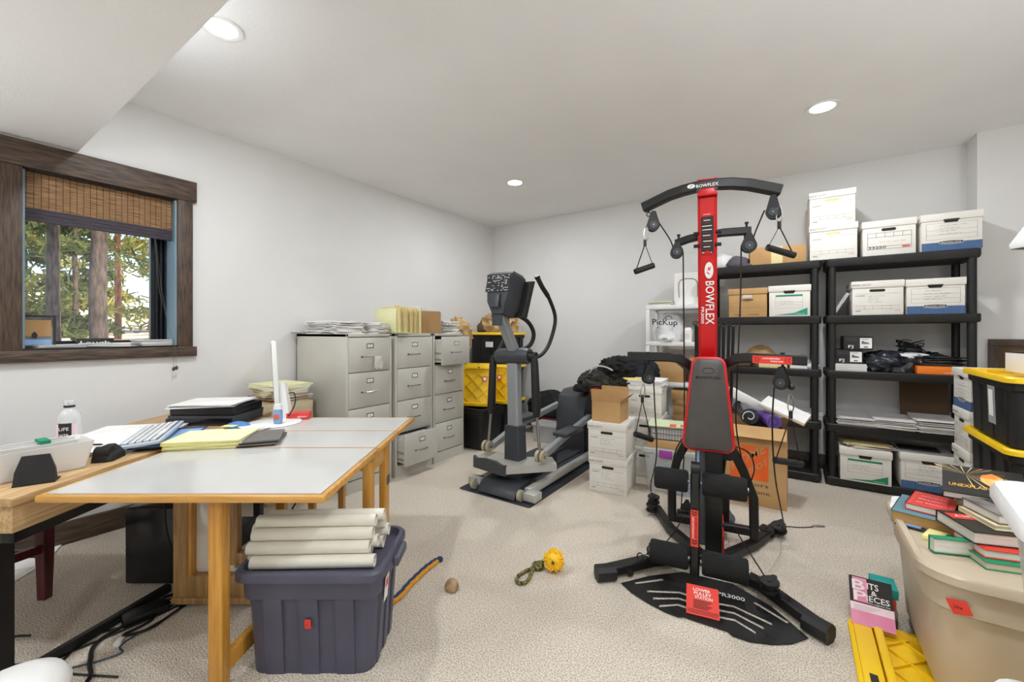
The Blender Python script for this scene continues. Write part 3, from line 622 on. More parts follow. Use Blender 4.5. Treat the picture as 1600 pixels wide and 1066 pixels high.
# cables
def cable(pts, r, m_, lab, nm='power_cable', g='cables on the floor under the desk'):
    P = [W(p[0], p[1])+(p[2] if len(p) > 2 else r+.001,) for p in pts]; o = Vector((P[0][0], P[0][1], 0))
    b = MB(m_); b.tube([Vector(p)-o for p in smooth(P, 7)], r, 6); return single(b, nm, lab, 'cable', tuple(o), 0, g)
cable([(-1.60, 2.05), (-1.66, 1.95), (-1.72, 1.86), (-1.84, 1.78), (-1.80, 1.66), (-1.95, 1.62), (-2.1, 1.7)], .005, 'black', 'black cable looping from the power brick toward the near desk leg')
cable([(-1.55, 2.08), (-1.58, 1.94), (-1.60, 1.84), (-1.68, 1.80), (-1.64, 1.90), (-1.70, 2.02, .02), (-1.66, 2.10)], .006, 'black', 'black cable curling right of the power brick')
cable([(-1.63, 2.10), (-1.72, 2.0), (-1.78, 1.85, .02), (-1.86, 1.70), (-1.83, 1.62), (-1.7, 1.6), (-1.50, 1.585)], .004, 'black', 'thin black cable running toward the near table leg')
cable([(-1.66, 2.02), (-1.75, 1.78), (-1.68, 1.66), (-1.60, 1.58), (-1.58, 1.50)], .008, 'black', 'thick black cable bending forward in front of the power brick')
cable([(-1.60, 2.0), (-1.66, 1.9), (-1.82, 1.70), (-1.9, 1.66), (-2.0, 1.65), (-2.15, 1.78), (-2.08, 1.8)], .0045, 'black', 'black cable crossing beneath the metal floor bar')
cable([(-1.57, 1.96), (-1.64, 1.76), (-1.60, 1.70), (-1.72, 1.63), (-1.86, 1.60)], .0035, 'key_gap', 'grey network cable ending beside a white plug')
cable([(-1.675, 2.02, .58), (-1.70, 2.04, .45), (-1.70, 2.06, .3), (-1.66, 2.08, .12), (-1.62, 2.06, .01), (-1.58, 1.98, .008)], .005, 'black', 'black cable hanging down in front of the computer tower')
cable([(-1.25, 2.55, .6), (-1.30, 2.60, .35), (-1.42, 2.55, .12), (-1.50, 2.5, .01)], .005, 'black', 'black cable hanging down behind the table pedestal')
cable([(-1.24, 2.7, .6), (-1.25, 2.68, .3), (-1.26, 2.60, .02), (-1.1, 2.5, .01)], .005, 'tape_yellow', 'yellow cable hanging under the far side of the table')
x, y = W(-1.70, 1.93); single(MB('black').box(-.045, .045, -.08, .08, 0, .035, .006), 'power_brick', 'black power brick lying among the cables under the desk', 'power adapter', (x, y, .001), TH-.7)
x, y = W(-1.655, 1.755); single(MB('white_plastic').box(-.012, .012, -.02, .02, 0, .02, .003), 'cable_plug', 'small white cable plug on the carpet among the black cables', 'plug', (x, y, .001), TH+.4)
x, y = W(-1.70, 2.62); t = thing('power_supply', 'black box with silver straps on the carpet behind the table pedestal', 'power supply', (x, y, 0), TH)
b = MB('black'); b.box(-.05, .05, -.09, .09, 0, .12, .01); b.build('case', t); b = MB('chrome'); b.sweep([(-.052, -.095, .10), (.0, -.1, .13), (.052, -.095, .02)], .012, .004, (0, -1, 0)); b.build('strap', t)
# white domed pail at the lower left corner
x, y = W(-1.42, 1.175); t = thing('waste_bin', 'white domed top of a small bin at the lower left corner', 'bin', (x, y, 0))
b = MB('white_plastic'); b.lathe([(.09, 0), (.115, .27), (.12, .275)]); b.build('body', t); b = MB('white_plastic'); b.lathe([(.125, .275), (.125, .29), (.11, .315), (.07, .333), (.0, .34)]); b.build('lid', t)
# ---------------------------------------------------------------- blue grey tote with tubes
def tote_mesh(m_, w_, d_, h_, tp, r, band=.09, ribs=3, rim=.02, rimh=.03):
    b = MB(m_); z1 = h_-rimh; k = z1-band
    b.loft([ring(w_-2*tp, d_-2*tp, r, 0), ring(w_-2*rim-.022-tp*.2, d_-2*rim-.022-tp*.2, r, k), ring(w_-2*rim-.004, d_-2*rim-.004, r, k+.012), ring(w_-2*rim, d_-2*rim, r, z1)])
    for s in (-1, 1):
        for i in range(ribs):
            xx = (-.5+(i+.5)/ribs)*(w_-.16); ww = (w_-.16)/ribs*.30
            ya, yb = s*(d_/2-tp+.004), s*(d_/2-rim-.004)
            b.loft([[(xx-ww, ya-s*.03, 0), (xx+ww, ya-s*.03, 0), (xx+ww-.006, ya, 0), (xx-ww+.006, ya, 0)], [(xx-ww, yb-s*.04, k+.01), (xx+ww, yb-s*.04, k+.01), (xx+ww-.006, yb, k+.01), (xx-ww+.006, yb, k+.01)]])
            ll = (d_-.16)/ribs*.3; yy = (-.5+(i+.5)/ribs)*(d_-.16); xa, xb = s*(w_/2-tp+.004), s*(w_/2-rim-.004)
            b.loft([[(xa-s*.03, yy-ll, 0), (xa-s*.03, yy+ll, 0), (xa, yy+ll-.006, 0), (xa, yy-ll+.006, 0)], [(xb-s*.04, yy-ll, k+.01), (xb-s*.04, yy+ll, k+.01), (xb, yy+ll-.006, k+.01), (xb, yy-ll+.006, k+.01)]])
    return b
def lid_mesh(m_, w_, d_, h_, r, t_=.035, rim=.022, dep=.022):
    b = MB(m_); z0 = h_-t_
    b.loft([ring(w_, d_, r, z0), ring(w_, d_, r, h_-.008), ring(w_-.012, d_-.012, r, h_), ring(w_-rim*2, d_-rim*2, r*.8, h_), ring(w_-rim*2.9, d_-rim*2.9, r*.7, h_-dep)], ends=(True, True)); return b
x, y = W(-.775, 1.755); TT = thing('storage_tote', 'blue grey plastic storage tote with white tubes on its lid', 'storage tote', (x, y, 0), TH)
b = tote_mesh('tote_blue', .57, .395, .41, .05, .05); o = b.build('body', TT)
b = MB('red_label'); f = Fr((0, -.1725, .21), (1, 0, 0), (0, -.1, 1)); b.rect(f, -.012, -.02, .012, .018, .002); b.m('dark_red').text(f, '20', -.007, -.006, .008, k=.0025); b.m('paper').rect(Fr((.262, -.10, .24), (0, 1, 0), (.08, 0, 1)), .0, 0, .05, .10, .003); b.m('ink_red').rect(Fr((.262, -.10, .24), (0, 1, 0), (.08, 0, 1)), .008, .055, .04, .09, .004); b.build('sticker', TT)
b = lid_mesh('tote_blue', .575, .40, .412, .06); b.build('lid', TT)
b = MB('tote_blue'); b.box(.285, .31, -.05, .09, .355, .395, .008); b.build('latch', TT); b = MB('tote_blue'); b.box(-.31, -.285, -.07, .09, .355, .395, .008); b.build('latch', TT)
# tubes
tb = MB('tube_white'); ro, ri = .0245, .0215
rings = [[(x_, r_*math.cos(q*math.pi/12), r_*math.sin(q*math.pi/12)) for q in range(24)] for x_, r_ in ((-.238, ro), (.238, ro), (.238, ri), (-.238, ri))]
tb.loft(rings, cap=False, close=True); tb.m('tube_in').loft([[(x_, .0205*math.cos(q*math.pi/12), .0205*math.sin(q*math.pi/12)) for q in range(24)] for x_ in (-.2, .2)])
first = None; R = random.Random(9); rows = [5, 4, 3, 2]; names = ['bottom', 'second', 'third', 'top']; pos = ['front', 'second from the front', 'third from the front', 'fourth from the front', 'rearmost']
for L_, nn in enumerate(rows):
    for k in range(nn):
        lx = -.035+R.uniform(-.02, .025)+(.03 if k == nn-1 else 0)+(.03 if L_ == 0 and k == 0 else 0); ly = -.118+k*.0500+L_*.025; lz = .3905+.0250+L_*.0425
        lab = 'white cardboard tube on the blue grey tote, %s row, %s' % (names[L_], pos[k] if k < nn-1 or nn == 5 else 'rearmost')
        X_ = TT.location + Matrix.Rotation(TH, 3, 'Z') @ Vector((lx, ly, lz))
        if first is None: first = single(tb, 'mailing_tube', lab, 'tube', tuple(X_), TH+.035, 'white tubes stacked on the tote')
        else: dup(first, X_, TH+.035, lab)
# floor toys
def rope(pts, r, m_, n=60, tw=3):
    b = MB(m_); b.tube(smooth(pts, 8), [r*(1+.14*math.sin(i*2.0)) for i in range((len(pts)-1)*8+1)], 8); return b
t = thing('rope_toy', 'blue and gold braided rope toy on the carpet beside the tote', 'rope toy', (-1.64, 1.5, 0))
P = [(-.02, -.25, .013), (.035, -.14, .013), (-.0, -.01, .013), (-.03, .12, .013), (-.04, .22, .013)]
rope(P, .011, 'rope_gold').build('gold_strand', t); rope([(a-.021, b_+.004, c) for a, b_, c in P], .011, 'rope_blue').build('blue_strand', t)
b = MB('rope_blue'); b.blob((-.05, .245, 0), (.018, .018, .016), 2, .3); b.build('knot', t)
b = MB('stone'); b.blob((0, 0, .0), (.037, .033, .036), 5, .16, 1.4, ridge=False); single(b, 'stone', 'small rough tan stone lying on the carpet right of the rope toy', 'stone', (-1.45, 1.585, .0))
t = thing('rope_ball_toy', 'yellow spiked rubber ball on an olive rope loop on the carpet', 'dog toy', (-1.10, 2.03, 0))
b = MB('toy_yellow'); bm = bmesh.new(); bmesh.ops.create_icosphere(bm, subdivisions=3, radius=.052); R = random.Random(2)
b.add([v.co+Vector((0, 0, .06)) for v in bm.verts], [[v.index for v in f_.verts] for f_ in bm.faces])
for i, v in enumerate(bm.verts):
    if i % 3 == 0 or i < 42:
        n_ = v.co.normalized(); b.cyl(n_*.05+Vector((0, 0, .06)), n_*.062+Vector((0, 0, .06)), .0055, 6, .003)
bm.free(); b.m('card_dark').cyl((.02, -.045, .07), (.023, -.055, .073), .008, 10); b.build('ball', t)
b = MB('rope_olive'); b.blob((-.085, -.03, 0), (.032, .035, .024), 6, .25, 4); b.tube(smooth([(-.05, -.01, .05), (-.075, -.02, .03), (-.09, -.05, .02)]), .009, 8)
b.tube(smooth([(-.095, -.06, .014), (-.12, -.12, .012), (-.12, -.19, .012), (-.085, -.22, .012), (-.06, -.18, .012), (-.08, -.11, .012), (-.09, -.07, .014)]), [.009+.0015*math.sin(i*2) for i in range(37)], 8); b.build('rope_handle', t)
# ---------------------------------------------------------------- elliptical trainer
o0 = (-1.97, 3.0, 0); ME = Matrix.Translation(o0).inverted()
b = MB('mat_rubber'); b.prism([(x-2.0, y-3.6) for x, y in rr(.70, 2.05, .02, 3, 2.0, 3.6)], 0, .006); b.v = [v for v in b.v]
single(b, 'floor_mat', 'dark grey rubber mat lying under the elliptical trainer', 'mat', (-1.985, 3.665, .0005))
EL = thing('elliptical_trainer', 'grey elliptical trainer with curved black handlebars on a rubber mat', 'exercise machine', (o0[0], o0[1], .0065))
b = MB('ell_light')
for x in (-2.2, -1.73): b.box(x-.03, x+.03, 2.76, 4.45, .03, .085, .006)
b.build('side_rail', EL, ME)
b = MB('ell_light'); b.box(-1.73, -1.62, 2.69, 2.80, .012, .075, .008); b.build('rail_end', EL, ME); b = MB('ell_light'); b.box(-2.30, -2.17, 2.72, 2.80, .03, .085, .008); b.build('rail_end', EL, ME)
b = MB('ell_dark'); b.box(-2.17, -1.76, 2.90, 4.4, .02, .06, .004); b.box(-2.09, -2.03, 2.95, 4.3, .06, .075); b.box(-1.90, -1.84, 2.95, 4.3, .06, .075); b.build('track_bed', EL, ME)
b = MB('ell_dark'); b.loft([[(-2.15+q*.0, yy, z) for yy, z in ((2.655, .01), (2.68, .055), (2.74, .09), (2.90, .10), (2.90, .01))], [(-1.97, yy-.015, z) for yy, z in ((2.655, .01), (2.68, .06), (2.74, .10), (2.90, .11), (2.90, .01))], [(-1.79, yy, z) for yy, z in ((2.655, .01), (2.68, .055), (2.74, .09), (2.90, .10), (2.90, .01))]]) if False else None
b.loft([[(xx, yy-dy, z+dz) for yy, z in ((2.66, .008), (2.68, .05), (2.74, .085), (2.90, .10), (2.90, .008))] for xx, dy, dz in ((-2.15, 0, 0), (-2.06, .015, .01), (-1.88, .015, .01), (-1.79, 0, 0))]); b.build('front_cover', EL, ME)
for x in (-2.215, -1.755):
    b = MB('rubber'); b.cyl((x-.014, 2.70, .044), (x+.014, 2.70, .044), .043, 24); b.m('ell_light').cyl((x-.018, 2.70, .044), (x+.018, 2.70, .044), .022, 16); b.build('transport_wheel', EL, ME)
b = MB('ell_dark'); b.box(-2.09, -1.86, 2.83, 3.5, .06, .18, .008); b.build('riser', EL, ME)
b = MB('ell_light'); b.prism([(-2.25, 2.745), (-1.90, 2.70), (-1.60, 3.0), (-1.72, 3.14), (-1.9, 3.02), (-2.3, 2.98)], .178, .24)
b.m('ell_dark').loft([[(x, y-.02, z) for z in (0,)] and [(x, y, .165), (x, y, hh), (x, y+.03, hh), (x, y+.03, .165)] for x, y, hh in ((-2.255, 2.735, .262), (-2.22, 2.73, .245), (-2.12, 2.715, .262), (-2.0, 2.70, .26), (-1.93, 2.69, .243), (-1.895, 2.688, .25))]); b.build('cross_beam', EL, ME)
b = MB('ell_dark'); b.loft([ring(.15, .13, .012, .24, 3, -1.955, 2.93), ring(.14, .12, .012, .52, 3, -1.96, 2.93), ring(.10, .1, .01, .525, 3, -1.96, 2.93)]); b.build('post_sleeve', EL, ME)
b = MB('ell_grey'); b.sweep([(-1.96, 2.93, .5), (-1.965, 2.92, 1.1)], .105, .09, (0, 1, 0)); b.build('post', EL, ME)
b = MB('ell_grey'); b.sweep([(-1.95, 2.92, 1.12), (-1.965, 2.74, 1.42), (-1.965, 2.70, 1.52)], .085, .07, (0, 1, 0)); b.m('ell_dark').box(-2.0, -1.91, 2.66, 2.672, 1.36, 1.53); b.build('neck', EL, ME)
b = MB('ell_dark'); b.tube([(-2.13, 2.91, 1.09), (-2.09, 2.91, 1.10), (-1.84, 2.91, 1.11), (-1.80, 2.91, 1.11)], [.055, .068, .068, .06], 24); b.m('black_plastic').tube([(-1.80, 2.91, 1.11), (-1.74, 2.91, 1.11)], [.04, .035], 20); b.build('pivot_hub', EL, ME)
# console
MC = ME @ RM(x=math.radians(-13), loc=(-1.945, 2.66, 1.43))
b = MB('ell_dark'); b.loft([[(-.045, -.02, .02), (.06, -.02, .02), (.08, .10, .02), (-.05, .10, .02)], [(-.085, -.05, .11), (.09, -.05, .11), (.105, .14, .11), (-.095, .14, .11)], [(-.125, -.05, .34), (.125, -.05, .34), (.135, .13, .34), (-.135, .13, .34)], [(-.11, -.02, .365), (.11, -.02, .365), (.12, .10, .365), (-.12, .10, .365)]])
b.box(-.04, .04, -.068, -.05, .06, .17, .004)
f = Fr((-.11, -.056, .19), (1, 0, 0), (0, .005, .15)); b.m('dark_slot').rect(f, 0, 0, .22, .14, .002)
b.m('paper')
R = random.Random(7)
for i in range(13):
    for j in range(12):
        if R.random() < .28: b.rect(f, .006+j*.0175, .006+i*.0103, .021+j*.0175, .0125+i*.0103, .003)
b.m('ell_dark')
for i in range(14): b.rect(f, 0, i*.0103, .22, i*.0103+.0035, .005)
for j in range(6): b.rect(f, j*.044-.001, 0, j*.044+.003, .14, .006)
b.build('console', EL, MC)
b = MB('black_plastic'); b.loft([[(-.16, .13, .03), (.16, .13, .03), (.17, .165, .03), (-.17, .165, .03)], [(-.205, .12, .32), (.205, .12, .32), (.21, .155, .33), (-.21, .155, .33)]]); b.build('display_panel', EL, MC)
for s, x0, zz in ((1, -1.75, 0), (-1, -2.17, -.02)):
    X = lambda dx: x0+s*dx
    hb = smooth([(X(0), 2.9, 1.10+zz), (X(.03), 2.98, 1.13+zz), (X(.04), 3.09, 1.23+zz), (X(.04), 3.18, 1.42+zz), (X(.035), 3.09, 1.58+zz), (X(.03), 2.97, 1.68+zz), (X(.03), 2.90, 1.745+zz)], 7)
    b = MB('black_plastic'); b.tube(hb, [.016]*(len(hb)-13)+[.020]*13, 12); h = b.build('handlebar', EL, ME)
    b = MB('black_plastic'); b.cyl((X(.03), 2.90, 1.74+zz), (X(.03), 2.885, 1.762+zz), .023, 16); b.build('grip_cap', h, ME)
    b = MB('black_plastic'); b.tube([(X(.0), 2.9, 1.12+zz), (X(.0), 2.9, 1.05+zz), (X(.018), 2.9, .68+zz), (X(.02), 2.9, .62+zz)], [.02, .032, .036, .026], 16); b.m('chrome').cyl((X(.02), 2.9, .64+zz), (X(.05), 2.9, .34), .012, 12); b.build('swing_arm', EL, ME)
    b = MB('rubber')
    for q in (-.022, .022): b.cyl((X(.06)+q-.012, 2.9, .308), (X(.06)+q+.012, 2.9, .308), .048, 24)
    b.m('chrome').cyl((X(.06)-.045, 2.9, .308), (X(.06)+.045, 2.9, .308), .012, 12); b.build('roller', EL, ME)
    b = MB('ell_grey'); b.sweep([(X(.05), 2.95, .30), (X(.03), 3.35, .36 if s > 0 else .42), (X(-.03), 4.05, .42 if s > 0 else .52)], .05, .06); pa = b.build('pedal_arm', EL, ME)
    b = MB('ell_dark'); z = .38 if s > 0 else .46; b.box(X(.03)-.075, X(.03)+.075, 3.28, 3.62, z, z+.035, .012, M=Matrix.Identity(4)); b.build('foot_pedal', pa, ME)
b = MB('black_plastic'); b.tube(smooth([(-1.90, 2.82, 1.46), (-1.87, 2.98, 1.40), (-1.85, 3.05, 1.30), (-1.87, 3.03, 1.20), (-1.93, 2.95, 1.15)], 6), .018, 10); b.build('fixed_handle', EL, ME)
b = MB('ell_dark'); b.loft([[(x, yy, z) for yy, z in ((4.0, .02), (3.98, .45), (4.04, .62), (4.16, .68), (4.45, .68), (4.60, .60), (4.66, .45), (4.68, .02))] for x in (-2.13, -1.81)]); b.m('black_plastic').box(-2.16, -1.78, 4.02, 4.5, .02, .30, .02); b.build('drive_housing', EL, ME)
b = MB('ell_dark'); b.sweep([(-2.19, 4.2, .42), (-2.19, 4.3, .52)], .05, .08); b.sweep([(-1.75, 4.2, .42), (-1.75, 4.3, .36)], .05, .08); b.build('crank_arm', EL, ME)
# ---------------------------------------------------------------- home gym tower
GM = thing('home_gym', 'black and red cable home gym with a tall red tower and black seat pad', 'exercise machine', (-.40, 2.5, 0), math.radians(8))
def P(nm, b, par=GM): return b.build(nm, par)
# column
path = [(0, .42, .10), (0, .36, .6), (0, .24, 1.0), (0, .13, 1.35), (0, .07, 1.75), (0, .03, 2.06)]
b = MB('red'); b.sweep(path, .098, .075, (0, 1, 0), bev=.2)
f = Fr((-.049, -.006, 2.06), (0, 0, -1), (1, 0, 0))
def cf(z):  # front face centre of the column at height z
    for (a, c) in zip(path, path[1:]):
        if a[2] <= z <= c[2]: k = (z-a[2])/(c[2]-a[2]); return a[1]+(c[1]-a[1])*k-.0385
    return 0
def colfr(z0, z1):
    y0, y1 = cf(z0), cf(z1); return Fr((-.049, y0, z0), (1, 0, 0), (0, y1-y0, z1-z0))
f = colfr(1.752, 1.89); f2 = colfr(1.895, 1.96)
b.m('ink').rect(f, .018, 0, .080, .145, .003); b.rect(f2, .018, .0, .080, .06, .003)
for g_, n_, h_ in ((f, 9, .145), (f2, 4, .06)):
    for i in range(n_): b.m('dark_red' if i % 2 else 'paper').rect(g_, .022+(i*7 % 5)*.002, .006+i*.0155, .072-(i*5 % 4)*.004, .010+i*.0155, .0045)
b.m('red').poly(f, [(.018, -.001), (.080, -.001), (.049, .018)], .006)
b.m('paper').text(f2, 'BOWFLEX', .03, .068, .008, .036, k=.004)
fd = Fr(colfr(1.36, 1.74).p(.0, 0, 0), colfr(1.36, 1.74).v*-1, colfr(1.36, 1.74).u)
ys = fd.p(-.16, 0)  # sideways writing, top to bottom
b.text(fd, 'BOWFLEX', -.245, .040, .062, .245, k=.005); b.text(fd, 'PR3000', -.10, .016, .022, .095, k=.005)
b.text(Fr(colfr(1.20, 1.35).p(0, 0, 0), colfr(1.20, 1.35).v*-1, colfr(1.20, 1.35).u), 'PR3000', -.13, .066, .018, .10, k=.004) if False else None
def emblem(b, f, a, c, ra, rb, dark, k=.004):
    b.m('paper').poly(f, [(a+ra*math.cos(t*math.pi/14), c+rb*math.sin(t*math.pi/14)) for t in range(28)], k)
    b.m(dark).poly(f, [(a-ra*.45, c-rb*.15), (a-ra*.05, c+rb*.55), (a+ra*.1, c+rb*.2), (a+ra*.55, c+rb*.6), (a+ra*.2, c-rb*.1), (a, c+rb*.15)], k+.001)
    b.poly(f, [(a-ra*.8, c-rb*.15), (a+ra*.3, c-rb*.6), (a-ra*.1, c-rb*.25)], k+.001)
fe = colfr(1.6, 1.7); emblem(b, fe, .057, .062, .022, .046, 'red', .006)
P('tower', b)
# top arms
b = MB('black'); b.sweep([(-.345, .04, 2.055), (-.20, .012, 2.10), (-.12, .003, 2.115), (-.05, 0, 2.122), (.05, 0, 2.122), (.12, .003, 2.115), (.20, .012, 2.10), (.345, .04, 2.055)], .055, .055)
f = Fr((-.10, -.0275, 2.096), (1, 0, 0), (0, 0, 1)); emblem(b, f, .02, .025, .020, .012, 'black', .002); b.m('paper').text(f, 'BOWFLEX', .045, .013, .024, .11, k=.002); P('top_arm', b)
b = MB('red'); b.box(-.05, .05, -.035, .06, 2.06, 2.10, .004); b.m('black'); [b.cyl((x_, -.04, 2.09), (x_, -.03, 2.09), .009, 8) for x_ in (-.045, .045)]; b.m('red').box(-.05, .05, -.02, .03, 2.148, 2.156, .002); P('top_bracket', b)
b = MB('black'); b.sweep([(-.17, .11, 1.84), (-.10, .10, 1.858), (-.05, .095, 1.865), (.08, .095, 1.875), (.215, .11, 1.875)], .042, .042); [b.cyl((s*.04, .03, z_), (s*.07, .03, z_), .010, 8) for s in (-1, 1) for z_ in (1.80, 1.87)]; P('middle_arm', b)
def carabiner(p, q, w_=.012, par=GM, m_='chrome'):
    p, q = Vector(p), Vector(q); n_ = (q-p).normalized(); sd = Vector((1, 0, 0)); L_ = (q-p).length; pts = []
    for k in range(14):
        a = 2*math.pi*k/14; pts.append(p+n_*(L_/2-math.cos(a)*L_/2)+sd*(math.sin(a)*w_*(1+.3*(-math.cos(a)))))
    b = MB(m_); b.tube(pts, .0032, 6, closed=True); return b.build('carabiner', par)
def pulley(c, r=.033, yaw=0, par=GM, tilt=0, tail=.045):
    c = Vector(c); M_ = Matrix.Translation(c) @ Matrix.Rotation(yaw, 4, 'Z') @ Matrix.Rotation(tilt, 4, 'Y')
    out = [(r*math.cos(a), r*math.sin(a)) for a in [math.radians(q) for q in range(150, 391, 15)]]+[(.012, r+tail), (-.012, r+tail)]
    b = MB('black_plastic'); b.loft([[(x, y, z) for x, z in out] for y in (-.019, -.014)], M=M_); b.loft([[(x*.99, y, z*.99) for x, z in out] for y in (.014, .019)], M=M_)
    b.m('black').cyl((0, -.014, 0), (0, .014, 0), r*.82, 24, M=M_); b.m('ell_dark').cyl((0, -.0235, 0), (0, .0235, 0), r*.6, 20, M=M_); b.m('steel').cyl((0, -.026, 0), (0, .026, 0), .005, 8, M=M_); o = b.build('pulley', par)
    return o
def eye(p, par=GM):
    b = MB('black'); b.cyl(p, (p[0], p[1], p[2]+.066), .006, 8); b.cyl((p[0], p[1], p[2]+.06), (p[0], p[1], p[2]+.07), .010, 8)
    b.tube([(p[0]+.012*math.cos(a*.63), p[1], p[2]-.012+.012*math.sin(a*.63)) for a in range(10)], .003, 6, closed=True); b.build('eye_bolt', par)
def handle(ap, l, r):
    b = MB('black_matte'); ap, l, r = Vector(ap), Vector(l), Vector(r); ax = (r-l).normalized()
    for e in (l, r): b.sweep([ap, e], .003, .016, (0, 1, .01))
    b.m('black').cyl(ap+Vector((0, 0, .025)), ap-Vector((0, 0, .012)), .009, 8)
    h = b.build('hand_strap', GM); b = MB('black_plastic'); b.cyl(l-ax*.004, r+ax*.004, .017, 18); b.build('grip', h)
for p in ((-.315, .04, 2.025), (.32, .04, 2.025), (-.155, .11, 1.822), (.195, .11, 1.855)): eye(p)
pulley((-.29, .04, 1.945), .036, .3); pulley((.315, .04, 1.945), .036, -.2, tail=.055); pulley((-.165, .10, 1.785), .036, .15, tail=.02); pulley((.205, .10, 1.79), .038, .1, tail=.03)
carabiner((-.325, .02, 1.94), (-.328, .02, 1.855)); handle((-.333, .02, 1.835), (-.382, -.01, 1.672), (-.292, .05, 1.71))
carabiner((.338, .02, 1.975), (.338, .02, 1.885)); handle((.338, .02, 1.865), (.285, -.01, 1.755), (.405, .05, 1.715))
def cb(pts, r=.004, nm='cable'): b = MB('black'); b.tube(smooth(pts, 5), r, 6); return b.build(nm, GM)
cb([(-.255, .05, 1.955), (-.20, .08, 1.86), (-.185, .09, 1.815)]); cb([(.275, .05, 1.965), (.235, .08, 1.86), (.225, .09, 1.82)])
cb([(-.13, .10, 1.785), (-.128, .11, 1.5), (-.13, .2, 1.0), (-.14, .3, .5), (-.17, .5, .12)]); cb([(.168, .10, 1.79), (.165, .11, 1.5), (.15, .18, 1.0), (.15, .24, .75), (.2, .35, .45)])
# press arms at mid height
b = MB('black'); b.sweep([(-.43, .02, 1.172), (-.20, .02, 1.172), (-.15, .03, 1.165), (-.11, .07, 1.13), (-.06, .15, 1.06)], .05, .052); P('press_arm', b)
b = MB('black'); b.sweep([(.455, .02, 1.172), (.20, .02, 1.180), (.15, .03, 1.175), (.11, .07, 1.145), (.06, .15, 1.07)], .05, .052)
f = Fr((.215, -.0052, 1.158), (1, 0, -.02), (0, 0, 1)); b.m('red_label').rect(f, 0, -.004, .175, .036, .002)
for a, s in ((.008, 1), (.022, 1), (.150, -1), (.165, -1)): b.m('dark_red').poly(f, [(a, .002), (a+.004, .002), (a+.004+s*.007, .016), (a+.004, .030), (a, .030), (a+s*.007, .016)], .003)
b.m('paper').text(f, 'CUSTOMIZABLE', .045, .019, .011, .078, k=.003); b.text(f, 'POSITIONS', .082, .005, .011, .055, k=.003); P('press_arm', b)
b = MB('ell_dark'); b.cyl((0, .12, 1.06), (0, .30, 1.06), .05, 20); P('arm_hub', b)
eye((-.315, .02, 1.13)); eye((.353, .02, 1.14)); pulley((-.315, .02, 1.045), .034, .5, tail=.045); pulley((.348, .02, 1.055), .037, -.35, tail=.045)
b = MB('black'); b.blob((.39, .01, 1.035), (.016, .016, .016), 1, 0, n=2, ridge=False, flat=False); P('stop_ball', b)
carabiner((-.34, .0, 1.01), (-.345, .0, .93)); handle((-.345, 0, .915), (-.375, -.05, .725), (-.298, .03, .685))
carabiner((.385, .0, 1.005), (.385, .0, .905)); handle((.385, 0, .89), (.315, -.04, .665), (.435, .04, .64))
cb([(-.285, .02, 1.05), (-.283, .05, .9), (-.29, .2, .55), (-.36, .45, .25), (-.345, .62, .05)]); cb([(.315, .02, 1.03), (.31, .05, .8), (.34, .2, .5), (.40, .4, .2), (.42, .6, .07)])
cb([(.10, .05, .70), (.20, .08, .66), (.235, .15, .55), (.215, .3, .40)]); cb([(-.12, .05, .72), (-.17, .08, .62), (-.20, .2, .45), (-.19, .35, .3)])
# seat pad
def pad(w0, w1, L_, off, m_, th0, th1, mb=None):
    pts = []
    r = .035
    for (cx, cy, a0, ) in ((w1/2-r, L_-r, 0), (-w1/2+r, L_-r, 90), (-w0/2+r, r, 180), (w0/2-r, r, 270)):
        for i in range(7): a = math.radians(a0+90*i/6); pts.append((cx+(r+off)*math.cos(a), cy+(r+off)*math.sin(a)))
    b = mb or MB(m_); b.m(m_); n_ = len(pts)
    rings = [[(x, th0, z) for x, z in pts], [(x, th1-.012, z) for x, z in pts], [(x*.97, th1-.002, L_/2+(z-L_/2)*.985) for x, z in pts], [(x*.8, th1+.005, L_/2+(z-L_/2)*.90) for x, z in pts], [(x*.5, th1+.008, L_/2+(z-L_/2)*.6) for x, z in pts], [(x*.2, th1+.009, L_/2+(z-L_/2)*.3) for x, z in pts]]
    rings = [[(x, -t, z) for x, t, z in r_] for r_ in rings]; b.loft(rings); return b
MP = RM(x=math.radians(-6), loc=(.005, .005, .675))
b = pad(.235, .15, .49, 0, 'leather', .02, .062)
f = Fr((-.05, -.0695, .37), (1, 0, 0), (0, 0, 1)); b.m('black_gloss')
b.tube([f.p(.05+.030*math.cos(a*.5236), .055+.015*math.sin(a*.5236), .000) for a in range(12)], .0014, 5, closed=True); b.text(f, 'BOWFLEX', -.012, .01, .02, .125, k=.002); pd = b.build('seat_pad', GM, MP)
b = pad(.235, .15, .49, .015, 'red', 0, .034); b.build('pad_rim', pd, MP)
b = MB('rail_grey'); b.box(-.065, .075, .03, .07, .12, .70, .01, M=RM(x=math.radians(-4))); b.m('black')
for z_ in (.64, .50, .22): b.cyl((.02, .12, z_), (.115, .12, z_), .012, 12)
P('seat_rail', b)
b = MB('black'); b.box(-.012, .075, .02, .10, .03, .66, .006); P('front_post', b)
